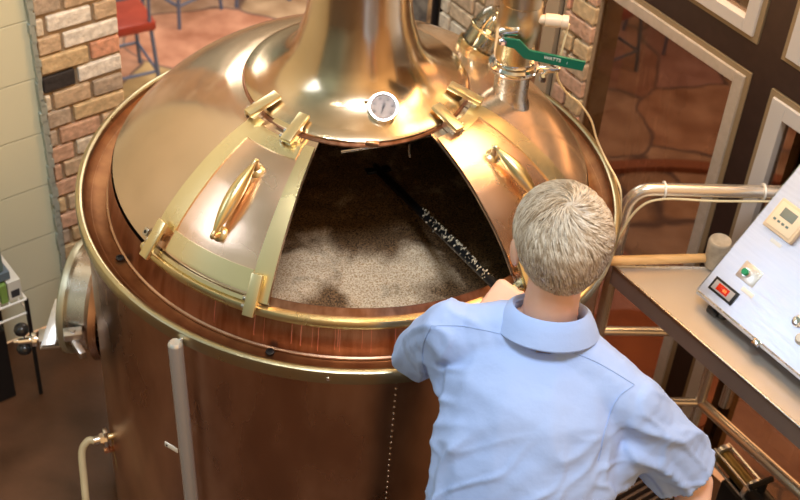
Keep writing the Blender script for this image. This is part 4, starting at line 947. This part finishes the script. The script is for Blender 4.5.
# shirt
def rfold(c_):
    # creases: ridged noise stretched along the direction the cloth is pulled
    def ridge(p, d, across, along, seed):
        a_ = p.dot(d); q = (p-d*a_)*across+d*a_*along+V((seed, seed*.7, 0)); q = q+V((noise.noise(p*5), noise.noise(p*5+V((9, 0, 0))), 0))*.35
        n_ = abs(noise.noise(q)); return max(0, 1-n_*4.2)**1.6
    u_ = c_-V((.28, 1.8, 1.2)); s1 = u_.dot(sx_)
    t = (c_-SR).dot((ER-SR).normalized()); wR = max(0, min(1, (s1-.15)/.05))
    wl = max(0, min(1, (-s1-.15)/.04)); wt = (1-wR)*(1-wl)
    dT = (sx_*.62+Z*.78).normalized(); lowz = max(0, min(1, (1.42-c_.z)/.12))
    f = wt*lowz*(.011*ridge(c_, dT, 9, 2.2, 3.1)+.005*ridge(c_, dT, 17, 4, 8.3))
    dS = ((ER-SR).normalized()*.8+sx_*-.3+Z*.35).normalized()
    f += wR*(.012*ridge(c_, dS, 12, 4, 1.7)+.005*ridge(c_, dS, 22, 6, 5.5))
    f += wl*.007*ridge(c_, (EL-SL).normalized(), 13, 5, 6.1)
    return f+.005*noise.noise(c_*8)+.0012*noise.noise(c_*30)
bm = bmesh.new(); torso(bm, .016)
ell(bm, HIP-Z*.03, .185, .135, .12, X=sx_, Yv=sfw)
cap(bm, SL, SL.lerp(EL, .5), .066, .068); cap(bm, SL.lerp(EL, .5), EL-(EL-SL).normalized()*.005, .066, .058)
cap(bm, EL, EL.lerp(WL, .16), .056, .052, 4)
cap(bm, SR, SR.lerp(ER, .5), .064, .070); cap(bm, SR.lerp(ER, .5), ER-(ER-SR).normalized()*.01, .070, .070)
cap(bm, SL.lerp(EL, .2), V((.19, 1.86, 1.27)), .06, .06, 6); cap(bm, SR.lerp(ER, .3), V((.42, 1.80, 1.25)), .065, .07, 6)
dR = (ER-SR).normalized(); dL = (WL-EL).normalized()
def shcut(c_):
    if (c_-(ER-dR*.050)).dot(dR) > 0 and (c_-ER).length < .15: return True
    if (c_-EL).dot(dL) > .045 and (c_-EL).length < .14 and c_.y > 2.05: return True
    if c_.z < .90: return True
    q = c_-(NB-Z*.012); 
    if math.hypot(q.x, q.y) < .068 and c_.z > 1.47: return True
    return False
shirt = remesh(bm, 'shirt', .0055, MT['shirt'], body, smooth=10, disp=lambda c_, n_: c_+n_*(rfold(c_)), cut=shcut)
md = shirt.modifiers.new('thick', 'SOLIDIFY'); md.thickness = .0025; md.offset = 0
# collar: stand and turned-down leaf
b = B(); n_ = 48; ringsdef = [(.064, .005), (.065, .028), (.067, .040), (.071, .045), (.078, .040), (.087, .024), (.095, .006), (.099, -.004), (.098, -.007), (.088, .010)]
vs = []; fs = []
nax = V((0, .28, .96)).normalized(); nx_ = V((1, 0, 0)); nx_ = (sx_-nax*sx_.dot(nax)).normalized(); ny_ = nax.cross(nx_)
a0, a1 = math.radians(108), math.radians(432)   # gap at the throat (+y)
for i in range(n_+1):
    a_ = a0+(a1-a0)*i/n_
    for r_, h_ in ringsdef:
        hh = h_-.018*(max(0, abs(i/n_-.5)*2-.5)) ; rr_2 = r_*(1.0+.0*math.cos(a_))
        vs.append(NB-Z*.004+nx_*math.cos(a_)*rr_2*1.04+ny_*math.sin(a_)*rr_2*.98+nax*hh)
L = len(ringsdef)
for i in range(n_):
    for k in range(L-1): fs.append((i*L+k, (i+1)*L+k, (i+1)*L+k+1, i*L+k+1))
col = mesh_obj('collar', vs, fs, MT['shirt'], shirt)
md = col.modifiers.new('t', 'SOLIDIFY'); md.thickness = .002
# seams: fine raised cords lying on the cloth
from mathutils.bvhtree import BVHTree
bv = BVHTree.FromPolygons([v.co.copy() for v in shirt.data.vertices], [tuple(p.vertices) for p in shirt.data.polygons])
def seamline(pix, r=.0011):
    P_ = []
    for q in curve_pts([V((x, y, 0)) for x, y in pix], 10):
        h_ = bv.ray_cast(CAM, ray(q.x, q.y).normalized())
        if h_[0] is not None: P_.append(h_[0]+h_[1].normalized()*(.0022 if h_[1].dot(CAM-h_[0]) > 0 else -.0022))
    if len(P_) > 3: b = B(); b.tube(P_, r, 6); b.obj('seam', MT['seam'], shirt)
seamline([(432, 326), (469, 327), (520, 339), (560, 349), (594, 361), (634, 385)], .0007)
seamline([(432, 326), (424, 345), (424, 366), (430, 390)], .0009)
seamline([(634, 385), (618, 398), (606, 425), (598, 460)], .0009)
# trousers and shoes
bm = bmesh.new(); ell(bm, HIP-Z*.04, .172, .125, .12, X=sx_, Yv=sfw)
for s_ in (-1, 1):
    hp = HIP+sx_*s_*.09-Z*.06; kn = V((hp.x+s_*.02, hp.y+.02, .52)); an = V((kn.x+s_*.01, kn.y-.05, .10)); cap(bm, hp, kn, .100, .075, 14); cap(bm, kn, an-Z*.02, .075, .062, 14)
remesh(bm, 'trousers', .009, MT['trouser'], body, smooth=6, cut=lambda c_: c_.z < .055)
for s_ in (-1, 1):
    hp = HIP+sx_*s_*.09-Z*.06; an = V((hp.x+s_*.03, hp.y-.03, .05)); bm = bmesh.new(); cap(bm, an-V((0, .03, .0)), an+V((0, .15, -.005)), .048, .042, 8)
    remesh(bm, 'shoe', .006, MT['shoe'], body, smooth=5, disp=lambda c_, n_: V((c_.x, c_.y, max(.002, c_.z))))
# hair: cap plus combed strands
rh = random.Random(11)
crown = H(.004, -.052, .085)
def hairline(p):   # p in head axes
    x, y, z_ = p
    if y > .062: return z_ > .040
    if y > .015: return z_ > .005+(y-.015)*.75
    if y > -.025: return z_ > .006
    return z_ > -.108+max(0, (y+.055))*1.7
bmh = bmesh.new(); bmesh.ops.create_icosphere(bmh, subdivisions=5, radius=1)
def skull(d, g=0):  # direction in head axes -> surface point in head axes
    x, y, z_ = d; 
    p = V((x*(.079+g), -.012+y*(.099+g), .020+z_*(.087+g)))
    if z_ < 0 and y < .2: p.z = .020+z_*(.118+g); p.y = -.012+y*(.099+g)*(1-.22*(-z_)); p.x *= (1-.16*(-z_)**1.5)
    return p
dl_ = []
for v in bmh.verts:
    p = skull(v.co.normalized()); 
    if not hairline(p): dl_.append(v)
    v.co = H(*(p+v.co.normalized()*(.0035*noise.noise(v.co*5))))
bmesh.ops.delete(bmh, geom=dl_, context='VERTS'); mh = bpy.data.meshes.new('hair'); bmh.to_mesh(mh); bmh.free(); mh.materials.append(MT['hair'])
mh.polygons.foreach_set('use_smooth', [True]*len(mh.polygons)); hair = bpy.data.objects.new('hair', mh); COL.objects.link(hair); hair.parent = body
b = B(); cd_ = V((-.06, -.42, .9)).normalized(); n_str = 0
tries = 0
hmats = [mat('hair_strand', c_, .45) for c_ in ((.66, .60, .50), (.52, .44, .34), (.38, .30, .21), (.76, .71, .63))]
while n_str < 6500 and tries < 30000:
    tries += 1
    d = V((rh.gauss(0, 1), rh.gauss(0, 1), rh.gauss(0, 1))).normalized()
    if not hairline(skull(d)): continue
    n_str += 1; L_ = rh.uniform(.030, .050) if d.z > -.1 else rh.uniform(.014, .024)
    if d.z > -.1 and d.y > -.2: L_ *= 1.4
    wv = noise.noise(d*2.2)*.6; clump = noise.noise(d*8)*.7
    pts = []; dd = d.copy(); st = 6
    for k in range(st):
        g_ = .001+.006*math.sin(PI*min(1, (k+.6)/st))+.0025*clump
        pts.append(H(*skull(dd, g_)))
        tdir = (dd-cd_*dd.dot(cd_)); 
        tdir = (dd*dd.dot(cd_)-cd_); 
        if tdir.length < 1e-3: tdir = V((1, 0, 0))
        tdir.normalize(); side = dd.cross(tdir)
        tdir = (tdir+side*(.55+wv)+V((0, 0, -.25))*(1 if dd.z < .3 else 0)+V((rh.gauss(0, .1), rh.gauss(0, .1), rh.gauss(0, .1)))).normalized()
        dd = (dd+tdir*L_/.09/st).normalized()
    b.cur = rh.choices([0, 1, 2, 3], [.42, .25, .13, .20])[0] if clump > -.15 else rh.choices([0, 1, 2], [.2, .45, .35])[0]
    rr_ = rh.uniform(.0006, .0010); b.tube(pts, [rr_, rr_*1.1, rr_, rr_*.9, rr_*.7, rr_*.3], 3, cap=False)
hs2 = b.obj('hair_strands', None, hair, mats=hmats); hs2['kind'] = 'stuff'
